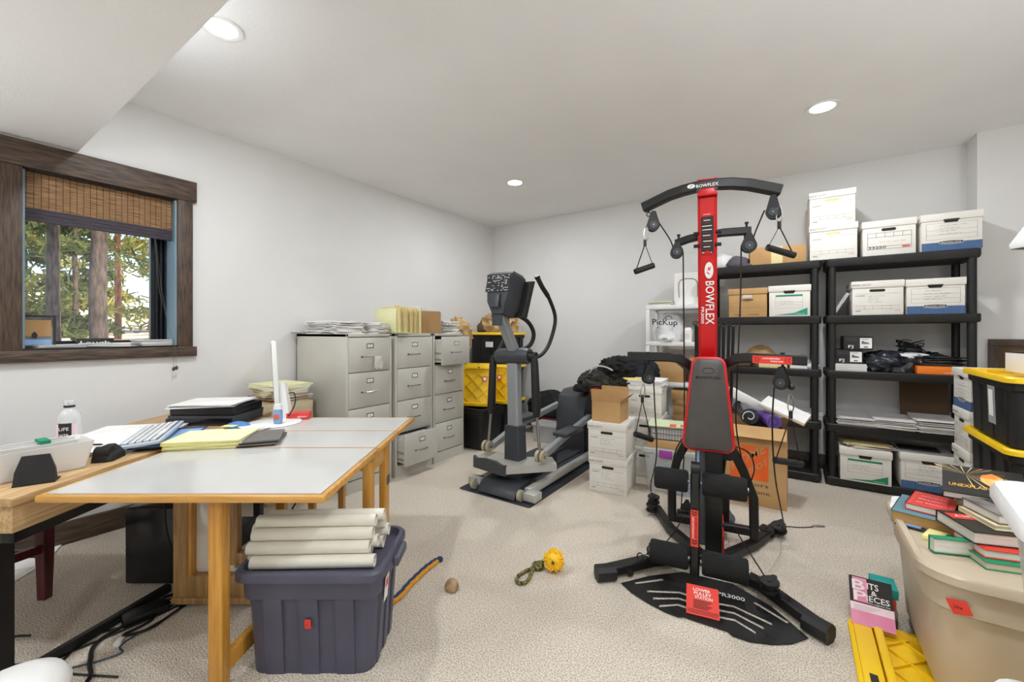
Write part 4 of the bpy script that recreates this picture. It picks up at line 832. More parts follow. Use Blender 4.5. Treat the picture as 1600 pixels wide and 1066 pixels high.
# trapezoid rear frame
for s in (-1, 1):
    b = MB('black'); b.sweep([(s*.09, .30, .70), (s*.19, .34, .48), (s*.245, .36, .32), (s*.25, .37, .07)] if s > 0 else [(-.09, .30, .70), (-.18, .34, .50), (-.215, .36, .36), (-.215, .37, .09)], .05, .05, (0, 1, 0)); P('seat_leg', b)
b = MB('black'); b.sweep([(-.23, .37, .11), (.26, .37, .11)], .045, .05); P('cross_bar', b); b = MB('black'); b.box(-.12, .12, .28, .32, .62, .66); P('cross_bar', b); b = MB('black'); b.cyl((.11, .26, .6), (.11, .30, .6), .05, 20); P('side_disc', b)
b = MB('black'); b.sweep([(.0, .05, .035), (-.22, .35, .035), (-.34, .64, .035)], .055, .055); b.build('floor_leg', GM)
b = MB('black'); b.sweep([(.03, .05, .035), (.24, .36, .035), (.40, .70, .035)], .055, .055); b.build('floor_leg', GM)
for s, e in ((-1, (-.50, -.34)), (1, (.455, -.345))):
    b = MB('black'); b.sweep([(s*.02, .06, .045), (e[0]*.55, -.10, .045), (e[0], e[1], .045)], .06, .055); l = P('front_leg', b)
    v = Vector((e[0], e[1], 0)).normalized(); b = MB('black_plastic'); b.sweep([Vector((e[0], e[1], .04))-v*.07, Vector((e[0], e[1], .04))+v*.03], .078, .076, bev=.25); b.m('black').cyl((e[0]*.78+.02, e[1]*.62-.02, .03), (e[0]*.78+.02, e[1]*.62-.045, .03), .02, 12); b.build('foot_cap', l)
b = MB('red'); b.box(.06, .085, .10, .50, .02, .16, .005); b.box(-.055, .055, .40, .55, .0, .12, .01); P('base_fin', b)
# lever with rollers
b = MB('black'); b.sweep([(-.055, -.20, .075), (-.055, -.17, .36), (-.052, -.14, .61)], .045, .05, (0, 1, 0)); b.cyl((-.075, -.14, .60), (-.03, -.14, .60), .034, 20)
f = Fr((-.073, -.219, .23), (1, 0, 0), (0, .03, .3)); b.m('red_label').rect(f, .0, -.005, .036, .175, .003)
for q in (.006, .018, .148, .160): b.m('ink').poly(f, [(.018, q), (.031, q+.006), (.031, q+.012), (.018, q+.006), (.005, q+.012), (.005, q+.006)][::1], .0045)
fs = Fr(f.p(.004, .140, .003), f.v*-1, f.u); b.m('paper').text(fs, 'LEG EXTENSION', 0, .004, .010, .105, k=.001); b.m('ink').text(fs, 'FOAM PADDED', 0, .018, .010, .105, k=.001); P('leg_lever', b)
b = MB('blue_paper'); b.cyl((-.045, -.03, .52), (-.045, .0, .70), .006, 8); P('gas_strut', b)
def foam(x0, x1, y, z, r): 
    b = MB('black_matte'); b.tube([(x0, y, z), (x0+.01, y, z), (x1-.01, y, z), (x1, y, z)], [r*.9, r, r, r*.9], 28); o = b.build('foam_roller', GM)
    b = MB('steel'); b.cyl((x0-.008, y, z), (x1+.008, y, z), .012, 12); b.build('roller_axle', o)
foam(-.255, -.09, -.14, .525, .057); foam(-.02, .183, -.14, .525, .058); foam(-.27, -.085, -.21, .155, .058); foam(-.02, .185, -.21, .150, .060)
# foot plate with slots
def plate():
    c = bpy.data.curves.new('p', 'CURVE'); c.dimensions = '2D'; c.fill_mode = 'BOTH'; c.extrude = .0015
    def sp(pts):
        s = c.splines.new('POLY'); s.points.add(len(pts)-1); s.use_cyclic_u = True
        for i, (x, y) in enumerate(pts): s.points[i].co = (x, y, 0, 1)
    arc_ = [(-.40, -.33), (-.34, -.385), (-.26, -.43), (-.17, -.465), (-.11, -.475), (-.09, -.462), (-.05, -.468), (.05, -.475), (.09, -.478), (.11, -.50), (.17, -.505), (.26, -.48), (.33, -.44), (.40, -.37)]
    sp(arc_+[(.28, -.20), (.12, -.08), (-.12, -.08), (-.28, -.20)])
    for k in range(3):
        o_ = k*.052
        for s in (-1, 1): sp([(s*(.055), -.275-o_), (s*(.12), -.265-o_), (s*(.27-k*.035), -.325-o_*.9), (s*(.27-k*.035), -.350-o_*.9), (s*(.12), -.288-o_), (s*(.055), -.298-o_)])
    for s in (-1, 1): sp([(s*.20, -.205), (s*.33, -.305), (s*.345, -.29), (s*.215, -.19)])
    o = bpy.data.objects.new('p', c); COL.objects.link(o); dg = bpy.context.evaluated_depsgraph_get(); e = o.evaluated_get(dg); me = e.to_mesh()
    b = MB('black_plastic'); b.add([(v.co.x, v.co.y, v.co.z+.006) for v in me.vertices], [tuple(p.vertices) for p in me.polygons]); e.to_mesh_clear(); bpy.data.objects.remove(o); return b
b = plate(); f = Fr((.05, -.21, .0080), (1, 0, 0), (0, 1, 0)); b.m('paper').text(f, 'PR3000', .0, -.01, .045, .12, k=.0012); P('foot_plate', b)
t = thing('manual_packet', 'red instruction leaflet packet lying against the foot of the home gym', 'leaflet', tuple(GM.location+Matrix.Rotation(math.radians(8), 3, 'Z') @ Vector((-.015, -.34, .012))), math.radians(8)+.05)
b = MB('red_label'); M_ = RM(x=math.radians(30)); f = Fr(M_ @ Vector((-.07, -.08, 0)), M_.to_3x3() @ Vector((1, 0, 0)), M_.to_3x3() @ Vector((0, 1, 0)))
b.loft([[M_ @ Vector((x, y+(.008 if abs(x) < .04 else 0), z+.042)) for x, y in ((-.07, -.08), (.07, -.08), (.07, .06), (-.07, .06))] for z in (0, .006)])
f = Fr(M_ @ Vector((-.07, -.08, .048)), M_.to_3x3() @ Vector((1, 0, 0)), M_.to_3x3() @ Vector((0, 1, 0)))
for i, s in enumerate(('LOWER', 'PULLEY', 'STATION')): b.m('paper').text(f, s, .03+.004*i, .112-i*.018, .02, .075, k=.0015)
for i in range(6): b.m('ink').rect(f, .03, .066-i*.007, .11-(i % 3)*.008, .069-i*.007, .0015)
for i in range(3): b.rect(f, .004, .008+i*.007, .136, .010+i*.007, .0015)
b.build('cover', t)
# floor pulleys at the ends of the base
def fpul(x, y, z, a, nm='floor_pulley', t_=0, m_='black_plastic'):
    b = MB(m_); M_ = RM(x=t_, z=a, loc=(x, y, z))
    for zz in (-.024, .012): b.loft([[(.042*math.cos(q*.3491), .042*math.sin(q*.3491)+(.02 if math.sin(q*.3491) > .9 else 0), zz+h_) for q in range(18)] for h_ in (0, .012)], M=M_)
    b.m('black').cyl((0, 0, -.024), (0, 0, .028), .012, 12, M=M_); b.cyl((0, 0, -.012), (0, 0, .012), .034, 20, M=M_); b.build(nm, GM)
fpul(-.37, .60, .055, .3); fpul(-.365, .64, .10, .3); fpul(.405, .62, .06, -.5, t_=.35); fpul(.33, .56, .045, .2); fpul(.115, .62, .06, 0, t_=1.0, m_='ell_dark')
fpul(-.26, -.135, .10, .5, t_=.15); fpul(.275, -.19, .10, -.5, t_=.1); fpul(-.14, .62, .08, 0, t_=1.2)
b = MB('black'); b.box(-.20, -.12, .52, .56, .03, .10, .01); P('cable_stop', b)
cb([(.13, .5, .10), (.17, .2, .13), (.25, -.12, .12), (.28, -.2, .1)], .0035); cb([(-.14, .3, .15), (-.2, .1, .10), (-.25, -.1, .11)], .0035)
for s, y_ in ((-1, -.17), (1, -.24)): carabiner((s*.33, y_, .105), (s*.33, y_, .07), .016, m_='black')
carabiner((-.30, -.17, .10), (-.24, -.17, .09), .02)
# resistance rods behind the tower
for i, (x0, x1) in enumerate(((-.075, -.045), (-.065, -.055), (.06, .05), (.085, .06), (.115, .07), (.14, .08))):
    b = MB('black'); z1 = 1.36-.01*(i % 2); b.tube([(x1, .50, .35), (x0*.8+x1*.2, .46, .9), (x0, .40, z1)], [.011, .010, .009], 8); r = b.build('power_rod', GM)
    b = MB('black'); b.tube([(x0+.018*math.cos(a*.6283), .40, z1+.012+.012*math.sin(a*.6283)) for a in range(10)], .003, 5, closed=True); b.build('rod_hook', r)
b = MB('black'); b.box(-.11, .12, .44, .56, .06, .38, .01); P('rod_box', b)
t = cable  # loose cable on the carpet to the right
o_ = Vector((-.13, 3.24, 0)); b = MB('black'); b.tube(smooth([Vector(p)-o_ for p in ((-.10, 3.20, .004), (-.06, 3.35, .004), (.03, 3.40, .004), (.10, 3.46, .004))], 6), .003, 6); b.m('steel').tube([Vector((.13+.035*math.cos(a*.6283), 3.49+.012*math.sin(a*.6283)+.02*math.cos(a*.6283), .005))-o_ for a in range(10)], .003, 6, closed=True)
single(b, 'loose_cable', 'thin cable with a metal snap hook lying on the carpet right of the home gym', 'cable', tuple(o_))
# ---------------------------------------------------------------- shelving
def black_rack(x, lab):
    t = thing('shelving_unit', lab, 'shelves', (x, 4.49, 0), 0, 'black plastic shelving units')
    for z in (.075, .53, .985, .455+1.0, 1.94):
        b = MB('rack_plastic'); th = .065
        b.loft([ring(.915, .44, .03, z-th, 4, .4575, .22), ring(.925, .45, .03, z-th+.012, 4, .4575, .22), ring(.925, .45, .03, z-.006, 4, .4575, .22), ring(.915, .44, .03, z, 4, .4575, .22)])
        for k in range(7): b.box(.06, .86, .05+k*.055, .058+k*.055, z-th-.004, z-th)
        b.build('shelf', t)
    for xx in (.042, .873):
        for yy in (.03, .41):
            b = MB('black_plastic')
            for z0, z1 in ((0, .012), (.075, .465), (.53, .92), (.985, 1.39), (1.455, 1.875)): b.tube([(xx, yy, z0), (xx, yy, z0+.001), (xx, yy, z1)], [.028, .026, .026], 16)
            b.build('post', t)
    return t
black_rack(-.73, 'black five tier plastic shelving unit behind the home gym'); black_rack(.222, 'black five tier plastic shelving unit at the right end of the wall')
t = thing('white_shelf', 'white plastic shelving unit against the back wall left of the black shelves', 'shelves', (-1.34, 4.55, 0))
for z in (.37, .785, 1.21, 1.60):
    b = MB('white_plastic'); b.box(0, .60, 0, .38, z-.045, z, .006)
    for k in range(4): b.box(.05, .55, .05+k*.08, .058+k*.08, z-.048, z-.045)
    b.build('shelf', t)
for xx in (.02, .58):
    for yy in (.02, .36):
        b = MB('white_plastic')
        for z0, z1 in ((0, .325), (.37, .74), (.785, 1.165), (1.21, 1.555)): b.box(xx-.02, xx+.02, yy-.02, yy+.02, z0, z1, .004)
        b.build('post', t)
# ---------------------------------------------------------------- file boxes
def file_box(nm, lab, loc, rz, style, w_=.32, l_=.40, h_=.275, group=None, hs=None, tilt=0):
    t = thing(nm, lab, 'box', loc, rz, group); R = random.Random(int(abs(loc[0]*1000+loc[1]*77+loc[2]*333)))
    bm_ = 'card' if style == 'brown' else 'box_white'; lh = .055; g = h_-.004
    b = MB(bm_); b.box(-w_/2+.006, w_/2-.006, 0, l_-.012, 0, h_-.012, .003)
    f = Fr((-w_/2+.006, 0, 0), (1, 0, 0), (0, 0, 1)); W_ = w_-.012; hb = h_-lh
    def hole(zc, hw, hh, m_): 
        b.m(m_).poly(f, [(W_/2+sx*(hw-hh)+hh*math.cos(a), zc+hh*math.sin(a)) for sx, a0 in ((1, -90), (-1, 90)) for a in [math.radians(a0+q*30) for q in range(7)]], .0012)
    sides = [f, Fr((w_/2-.006, 0, 0), (0, 1, 0), (0, 0, 1))]
    if style in ('basic', 'basic_light'):
        hole(hb-.025, .05, .011, 'dark_slot' if style == 'basic' else 'manila')
        b.m('ink').text(f, 'CONTENTS', .02, hb-.07, .011, .062)
        for z_ in (hb-.05, .075, .048): b.m('line').rect(f, .02, z_, W_-.02, z_+.0012)
        for k in range(1, 5): b.rect(f, .02+k*(W_-.04)/5, .048, .0212+k*(W_-.04)/5, .075)
        b.m('ink').rect(f, .02, .03, .055, .034); b.m('ink_red').text(f, 'Staples' if False else 'FILE', W_-.055, .03, .009, .035)
        b.m('ink')
        if hs != 0:
            for k in range(4): b.scrib(f, .10, .10+R.uniform(.04, .12), hb-.07-k*.016, .006, R)
        s2 = sides[1]; b.m('ink_light').text(s2, 'BASIC DUTY', .03, .02, .018, .12)
    elif style == 'blue':
        hole(hb-.012, .0, .0, 'dark_slot') if False else b.m('dark_slot').poly(f, [(W_/2-.045, hb+.002), (W_/2-.034, hb-.018), (W_/2+.034, hb-.018), (W_/2+.045, hb+.002)], .0012)
        for s_, ww in ((sides[0], W_), (sides[1], l_-.012)): b.m('box_blue').rect(s_, 0, .0, ww, .062, .0008)
        b.m('line').frame(f, .025, .085, W_-.025, hb-.02, .0012, .001); b.rect(f, .025, .12, W_-.025, .1212); b.rect(f, .025, .155, W_-.025, .1562)
        b.m('paper').poly(f, [(W_/2-.065+(.13*k/8), .052+.006*math.sin(math.pi*k/8)*-1) for k in range(9)]+[(W_/2+.065-(.13*k/8), .07+.006*math.sin(math.pi*k/8)) for k in range(9)], .0014)
        b.m('ink').poly(f, [(W_/2-.063+(.126*k/8), .054-.004*math.sin(math.pi*k/8)) for k in range(9)]+[(W_/2+.063-(.126*k/8), .068+.004*math.sin(math.pi*k/8)) for k in range(9)], .0018); b.m('paper').text(f, 'BANKERS BOX', W_/2-.055, .056, .012, .11, k=.0024)
        b.m('ink')
        for k in range(4): b.scrib(f, .10, .10+R.uniform(.08, .15), hb-.04-k*.022, .008, R)
    elif style in ('green', 'teal'):
        m_ = 'box_green' if style == 'green' else 'box_teal'
        b.m('dark_slot').poly(f, [(W_/2-.045, hb+.002), (W_/2-.034, hb-.02), (W_/2+.034, hb-.02), (W_/2+.045, hb+.002)], .0012)
        b.m(m_).rect(f, .05, hb-.045, W_-.055, hb-.03); b.m('line').frame(f, .05, .075, W_-.055, hb-.045, .0012)
        for z_ in (.10, .125): b.rect(f, .05, z_, W_-.055, z_+.001)
        b.m(m_).poly(f, [(.035, .012), (W_-.02, .012), (W_-.02, .075), (W_*.62, .030)], .001); b.m('paper').text(f, 'STORAGE FILE', W_-.11, .02, .008, .07, k=.0018)
        b.m('ink')
        for k in range(2): b.scrib(f, .08, .18, .112+k*.024, .008, R)
    elif style == 'staples':
        b.m('dark_slot'); hole(hb-.022, .045, .012, 'dark_slot'); b.m('ink').frame(f, .03, .05, W_-.025, hb-.045, .0022); b.rect(f, .03, hb-.082, W_-.025, hb-.080)
        for k in range(1, 5): b.rect(f, .03+k*(W_-.055)/5, hb-.080, .032+k*(W_-.055)/5, hb-.045)
        b.rect(f, .03, .072, W_-.025, .074); b.text(f, '33250', .035, .056, .030, .11); b.m('ink_red').rect(f, W_-.08, .055, W_-.035, .07); b.scrib(f, .10, .26, .11, .008, R)
    elif style == 'brown':
        hole(hb-.02, .04, .013, 'paper2'); b.m('ink').poly(f, [(W_/2+.05*math.cos(a*.2618), hb-.055+.010*math.sin(a*.2618)) for a in range(24)], .0012); b.m('card').text(f, 'BANKERS BOX', W_/2-.04, hb-.059, .01, .08, k=.0018)
        b.m('card_dark').frame(f, .02, .05, W_-.03, hb-.075, .001); b.rect(f, .02, .09, W_-.03, .091); b.m('ink').text(f, 'SMALL', .05, .016, .018, .06, bold=False); b.rect(f, .16, .02, .25, .024)
        for k in range(3): b.scrib(f, .14, .26, hb-.095-k*.02, .008, R)
    b.build('body', t)
    b = MB(bm_); b.box(-w_/2, w_/2, -.008, l_, h_-lh, h_, .003)
    if style in ('blue', 'green', 'teal'): b.m('dark_slot').poly(Fr((-w_/2, -.008, h_-lh), (1, 0, 0), (0, 0, 1)), [(w_/2-.045, 0), (w_/2-.041, .007), (w_/2+.041, .007), (w_/2+.045, 0)], .001)
    if style.startswith('basic'): b.m('ink_light').text(Fr((-w_/2, -.008, h_-lh), (1, 0, 0), (0, 0, 1)), 'BASIC DUTY', .006, .016, .02, .12); b.text(Fr((w_/2, 0, h_-lh), (0, 1, 0), (0, 0, 1)), 'BASIC DUTY', .05, .016, .02, .12)
    b.build('lid', t); return t
G = 'file boxes on the top shelf'
file_box('file_box', 'white file box, lower of the two stacked on the top shelf', (.268, 4.50, 1.941), 0, 'basic_light', .335, group=G, hs=0, h_=.30)
file_box('file_box', 'white file box on the very top, upper of the two stacked on the top shelf', (.262, 4.51, 2.242), .02, 'basic_light', .325, group=G, hs=0, h_=.29)
file_box('file_box', 'white file box printed 33250 on the top shelf', (.627, 4.51, 1.941), 0, 'staples', .335, group=G, h_=.285)
file_box('file_box', 'white file box with a blue bottom band at the right end of the top shelf', (.982, 4.50, 1.941), .03, 'blue', .34, group=G, h_=.285)
G = 'file boxes on the second shelf'
file_box('file_box', 'brown cardboard file box on the second shelf behind the home gym', (-.372, 4.50, 1.4555), 0, 'brown', .325, group=G, h_=.27)
file_box('file_box', 'white file box with a green wedge on the second shelf beside the brown box', (-.044, 4.50, 1.4555), 0, 'teal', .32, group=G, h_=.28)
file_box('file_box', 'white file box with handwriting on the second shelf next to the leaning papers', (.556, 4.50, 1.4555), .01, 'basic', .33, group=G, h_=.28)
file_box('file_box', 'white file box with a blue bottom band on the second shelf', (.895, 4.50, 1.4555), 0, 'blue', .335, group=G, h_=.275)
b = MB('paper')
for k in range(4): b.m('paper' if k % 2 else 'paper2').box(-.004+k*.006, .0+k*.006, 0, .26, 0, .22)
single(b, 'paper_stack', 'sheaf of papers leaning against the handwritten file box', 'papers', (.262, 4.56, 1.459), 0, rot=(0, math.radians(29), 0))
G = 'file boxes on the bottom shelf'
file_box('file_box', 'white file box with green print on the bottom shelf, papers on its lid', (.476, 4.46, .0755), -.02, 'green', .335, group=G, h_=.27)
file_box('file_box', 'white file box with a blue band at the right of the bottom shelf', (.86, 4.50, .0755), 0, 'blue', .335, group=G, h_=.28)
single(paper_stack(.30, .22, 6, .006, .02, 5, ('manila', 'paper2'), .02, .25), 'folder_pile', 'manila envelopes and folders lying on the green printed file box', 'folders', (.50, 4.62, .346), .2)
# carton, cap, sheets on the top shelf
b = MB('card'); b.box(-.22, .22, 0, .30, 0, .165, .003); b.m('manila').rect(Fr((-.22, 0, 0), (1, 0, 0), (0, 0, 1)), .17, 0, .26, .165, .001); b.m('card_in').rect(Fr((-.22, 0, 0), (1, 0, 0), (0, 0, 1)), .30, .05, .32, .09, .001)
single(b, 'carton', 'flat brown taped carton on the top shelf behind the right hand grip', 'box', (-.135, 4.55, 1.941), .12)
b = MB('cloth_grey'); b.blob((0, 0, 0), (.10, .08, .075), 3, .16, 1.6, ridge=False); b.blob((.09, -.03, 0), (.07, .05, .02), 4, .1); single(b, 'cap', 'dark grey cap lying on the top shelf beside the red tower', 'cap', (-.46, 4.60, 1.941))
b = MB('paper'); b.blob((0, 0, 0), (.10, .08, .10), 9, .2, 1.8); single(b, 'crumpled_bag', 'crumpled white paper bag on the top shelf just right of the red tower', 'bag', (-.60, 4.68, 1.941))
# third shelf left
b = MB('bag_tan'); b.blob((0, 0, 0), (.13, .10, .13), 4, .18, 2); single(b, 'brown_bag', 'brown paper bag slumped on the third shelf above the right press arm', 'bag', (-.28, 4.72, .986))
b = MB('plastic_bag'); b.blob((0, 0, 0), (.16, .10, .085), 5, .22, 3); b.m('wallet_blue').blob((-.03, -.05, .035), (.10, .03, .02), 6, .3); single(b, 'plastic_bag', 'clear and blue plastic bag beside the brown bag on the third shelf', 'bag', (-.04, 4.74, .986))
b = MB('manila'); b.box(-.11, .11, -.1, .1, 0, .05, .002); b.m('blue_paper').box(-.10, .10, -.09, .1, .05, .062); single(b, 'yellow_box', 'shallow pale yellow box with lilac papers under the right press arm', 'box', (-.17, 4.60, .986))
b = MB('white'); b.box(-.07, .06, -.05, .05, 0, .05, .003); b.m('ink').box(-.085, -.07, -.05, .05, 0, .05); single(b, 'white_carton', 'small white carton on the third shelf right of the yellow box', 'box', (.03, 4.58, .986))
b = MB('card_dark'); b.box(-.10, .10, -.09, .09, 0, .05, .01); b.m('paper').box(-.10, -.02, -.095, -.05, .02, .09); b.m('black').blob((.05, 0, .03), (.09, .07, .03), 2, .2); single(b, 'office_clutter', 'dark tray with cables and a white tag at the left of the third shelf', 'tray', (-.45, 4.62, .986))
b = MB('plastic_bag'); b.blob((0, 0, 0), (.05, .06, .035), 8, .25); single(b, 'crumpled_wrapper', 'crumpled white wrapper at the right end of the third shelf', 'wrapper', (.13, 4.58, .986))
# shelf 4 papers
for (x, w_, l_, n, lab, rz) in ((-.03, .40, .26, 9, 'fanned white papers on the fourth shelf behind the big carton', .25), (.435, .27, .34, 8, 'low stack of white papers at the left of the fourth shelf', .03), (.67, .25, .36, 11, 'curling stack of white papers in the middle of the fourth shelf', -.05), (.925, .26, .36, 14, 'tallest stack of white papers at the right of the fourth shelf', .06)):
    single(paper_stack(w_, l_, n, .0062, .012, int(x*100+300), curl=.10), 'paper_stack', lab, 'papers', (x, 4.66, .531), rz, 'paper stacks on the fourth shelf')
b = MB('card_dark'); b.box(-.15, .15, 0, .006, 0, .36); b.m('ink').poly(Fr((-.15, 0, 0), (1, 0, 0), (0, 0, 1)), [(.04, .045), (.10, .03), (.24, .02), (.16, .03)], .001)
single(b, 'cardboard_panel', 'dark brown cardboard panel leaning at the back of the fourth shelf', 'cardboard', (.90, 4.85, .531), rot=(math.radians(-8), 0, 0))
b = MB('ink'); b.box(-.12, .12, 0, .14, 0, .012); single(b, 'black_binder', 'black binder lying on the blue banded box of the bottom shelf', 'binder', (.83, 4.62, .357))
# shelf 3 right
single(paper_stack(.235, .30, 7, .0085, .003, 3, rot=.01), 'paper_ream', 'thick ream of white paper under the shoe boxes', 'papers', (.375, 4.655, .986), 0)
def shoe_box(lab, x, y, z, w_, rz=0, fj=True):
    t = thing('shoe_box', lab, 'box', (x, y, z), rz, 'shoe boxes on the third shelf')
    b = MB('ink'); b.box(0, w_, 0, .33, 0, .112, .002); f = Fr((0, 0, 0), (1, 0, 0), (0, 0, 1))
    if fj:
        b.m('paper').rect(f, w_-.085, .015, w_-.008, .10, .0008); b.m('ink').text(f, 'FJ', .03, .018, .034, .036, k=.001) if False else b.m('paper').text(f, 'FJ', .028, .016, .034, .034, k=.001)
        b.m('photo_gray').poly(f, [(w_-.075, .05), (w_-.02, .05), (w_-.03, .062), (w_-.055, .068), (w_-.065, .078), (w_-.074, .07)], .0014); b.m('ink').rect(f, w_-.06, .022, w_-.035, .03, .0014); b.rect(f, w_-.078, .088, w_-.03, .091, .0014)
        b.m('line').frame(f, .02, .085, .09, .088, .001, .0012)
    else: b.m('ink_light').text(f, 'ers1' if False else 'Born', .035, .05, .02, .05, k=.001)
    b.build('body', t); b = MB('black_plastic'); b.box(-.003, w_+.003, -.003, .333, .092, .115, .002); 
    if not fj: b.build('lid', t)
    else: b2 = MB('black_plastic'); b2.box(-.002, w_+.002, .02, .333, .100, .115, .002); b2.build('lid', t)
shoe_box('black shoe box with a white label, lower of the pair on the paper ream', .285, 4.535, 1.047, .185); shoe_box('black shoe box with a white label, upper of the pair on the paper ream', .345, 4.535, 1.164, .19)
shoe_box('dark shoe box standing left behind the labelled pair, lower one', .09 if False else .285-.19, 4.60, .9865, .10, 0, False) if False else None
b = MB('dark_bag'); b.blob((0, 0, 0), (.20, .14, .11), 11, .28, 2.6, n=4); single(b, 'plastic_bag', 'shiny dark plastic bag beside the shoe boxes', 'bag', (.64, 4.67, .986))
b = MB('dark_bag'); b.blob((0, 0, 0), (.18, .13, .07), 17, .3, 3, n=4); b.m('plastic_bag').blob((-.05, -.08, .05), (.13, .05, .03), 19, .3, 3); single(b, 'plastic_bag', 'glossy clear and black plastic wrapping in the middle of the third shelf', 'bag', (.82, 4.72, 1.05))
b = MB('orange'); b.box(-.13, .13, 0, .26, 0, .06, .003); b.m('paper').text(Fr((-.13, 0, 0), (1, 0, 0), (0, 0, 1)), 'PRINTABLE', .15, .012, .01, .06); single(b, 'orange_box', 'flat orange box at the right of the third shelf', 'box', (.925, 4.50, .986))
R = random.Random(12)
for k in range(6):
    single(MB('black_gloss').box(-.13, .13, -.11, .11, 0, .008, .001).m('line').box(-.12, .02, -.1108, -.11, .002, .0035), 'black_magazine', 'glossy black flat booklet in the pile above the orange box, '+('lowest', 'second from below', 'third from below', 'fourth from below', 'fifth from below', 'topmost')[k], 'booklet', (.95+R.uniform(-.015, .015), 4.68, 1.048+k*.0125), R.uniform(-.25, .25), 'black booklets above the orange box', rot=(R.uniform(-.02, .02), R.uniform(-.05, .02), R.uniform(-.3, .3)))
b = MB('black')
for k in range(5): b.tube(smooth([(R.uniform(-.09, .09), R.uniform(-.05, .05), .02+R.uniform(0, .09)) for q in range(7)], 6), .004, 5)
b.blob((0, 0, 0), (.07, .05, .05), 3, .2); single(b, 'cable_tangle', 'tangle of black cables on top of the plastic bags', 'cables', (.79, 4.72, 1.14))
# white shelf contents
single(paper_stack(.24, .2, 5, .009, .012, 41, ('paper2', 'folder_green')), 'folder_pile', 'grey green folders on top of the white shelving unit', 'folders', (-1.20, 4.68, 1.601), 0)
b = MB('white'); clearbox(b, .29, .16, .34, 0, .01, .003); b.m('line').tube(smooth([(-.09, -.085, .08), (-.095, -.085, .22), (-.06, -.085, .27), (.05, -.085, .27), (.09, -.085, .22), (.09, -.085, .08)], 4), .003, 6)
single(b, 'paper_gift_bag', 'large white paper bag with cord handles on top of the white shelving unit', 'bag', (-.93, 4.75, 1.601))
b = MB('plastic_bag'); b.blob((0, 0, 0), (.165, .11, .20), 14, .14, 2.2, n=4)
f = Fr((-.15, -.148, .10), (1, 0, -.05), (0, .0, 1)); b.m('ink').text(f, 'PicKup', .005, .085, .085, .26, k=.004)
b.tube([f.p(.175+.036*math.cos(math.radians(a)), .145+.036*math.sin(math.radians(a)), .004) for a in range(10, 181, 17)], .0045, 6); b.text(f, '120', .04, .045, .02, .04, k=.004, bold=False)
single(b, 'plastic_bag', 'white plastic carrier bag with pickup printed on it inside the white shelving unit', 'bag', (-1.13, 4.72, 1.211))
b = MB('plastic_bag'); b.blob((0, 0, 0), (.10, .05, .055), 24, .2); b.m('ink').text(Fr((-.04, -.056, .02), (1, 0, 0), (0, 0, 1)), '#H', 0, 0, .03, .05, k=.002); single(b, 'plastic_bag', 'small crumpled plastic bag in front of the carrier bag on the white shelf', 'bag', (-1.12, 4.585, 1.211))
b = MB('white'); b.loft([ring(.075, .07, .006, 0), ring(.075, .07, .006, .12), ring(.045, .02, .005, .15)]); b.m('line'); [b.rect(Fr((-.03, -.035, .03), (1, 0, 0), (0, 0, 1)), 0, k*.012, .045, .002+k*.012, .001) for k in range(5)]
single(b, 'white_carton', 'small white gabled carton on the white shelving unit', 'box', (-.92, 4.62, 1.211))
b = MB('clear_frost'); b.lathe([(.045, 0), (.05, .02), (.05, .11), (.035, .14), (.03, .15)]); single(b, 'plastic_jar', 'frosted plastic jar beside the gabled carton', 'jar', (-.885, 4.76, 1.211))
single(MB('paper2').box(-.045, .045, -.04, .04, 0, .10, .002).m('ink').rect(Fr((-.03, -.04, .03), (1, 0, 0), (0, 0, 1)), 0, 0, .05, .004).rect(Fr((-.03, -.04, .05), (1, 0, 0), (0, 0, 1)), 0, 0, .05, .02), 'label_box', 'small grey printed box at the right edge of the white shelf', 'box', (-.80, 4.63, 1.211))
b = MB('card'); b.box(-.16, .16, 0, .24, 0, .24, .004); b.m('manila').box(-.17, -.16, .0, .24, 0, .26); single(b, 'carton', 'plain brown carton on the middle shelf of the white shelving unit', 'box', (-1.12, 4.57, .786))
single(MB('card').box(-.05, .05, 0, .2, 0, .28, .004), 'carton', 'tall narrow brown carton right of the plain carton on the white shelf', 'box', (-.86, 4.62, .786))
for k, (x, z, w_, h_, rz, lab) in enumerate(((-1.0, .371, .13, .085, 0, 'small brown carton at the bottom left of the little carton stack'), (-.865, .371, .13, .075, .05, 'small brown carton at the bottom right of the little carton stack'), (-.99, .458, .14, .085, .1, 'small brown carton in the middle of the little carton stack'), (-.985, .545, .16, .06, -.08, 'small brown carton with a lifted flap in the little carton stack'), (-1.0, .607, .15, .10, .12, 'small brown carton on top of the little carton stack'))):
    single(MB('card').box(-w_/2, w_/2, 0, .2, 0, h_, .003), 'small_carton', lab, 'box', (x, 4.56, z), rz, 'little brown cartons on the white shelf')
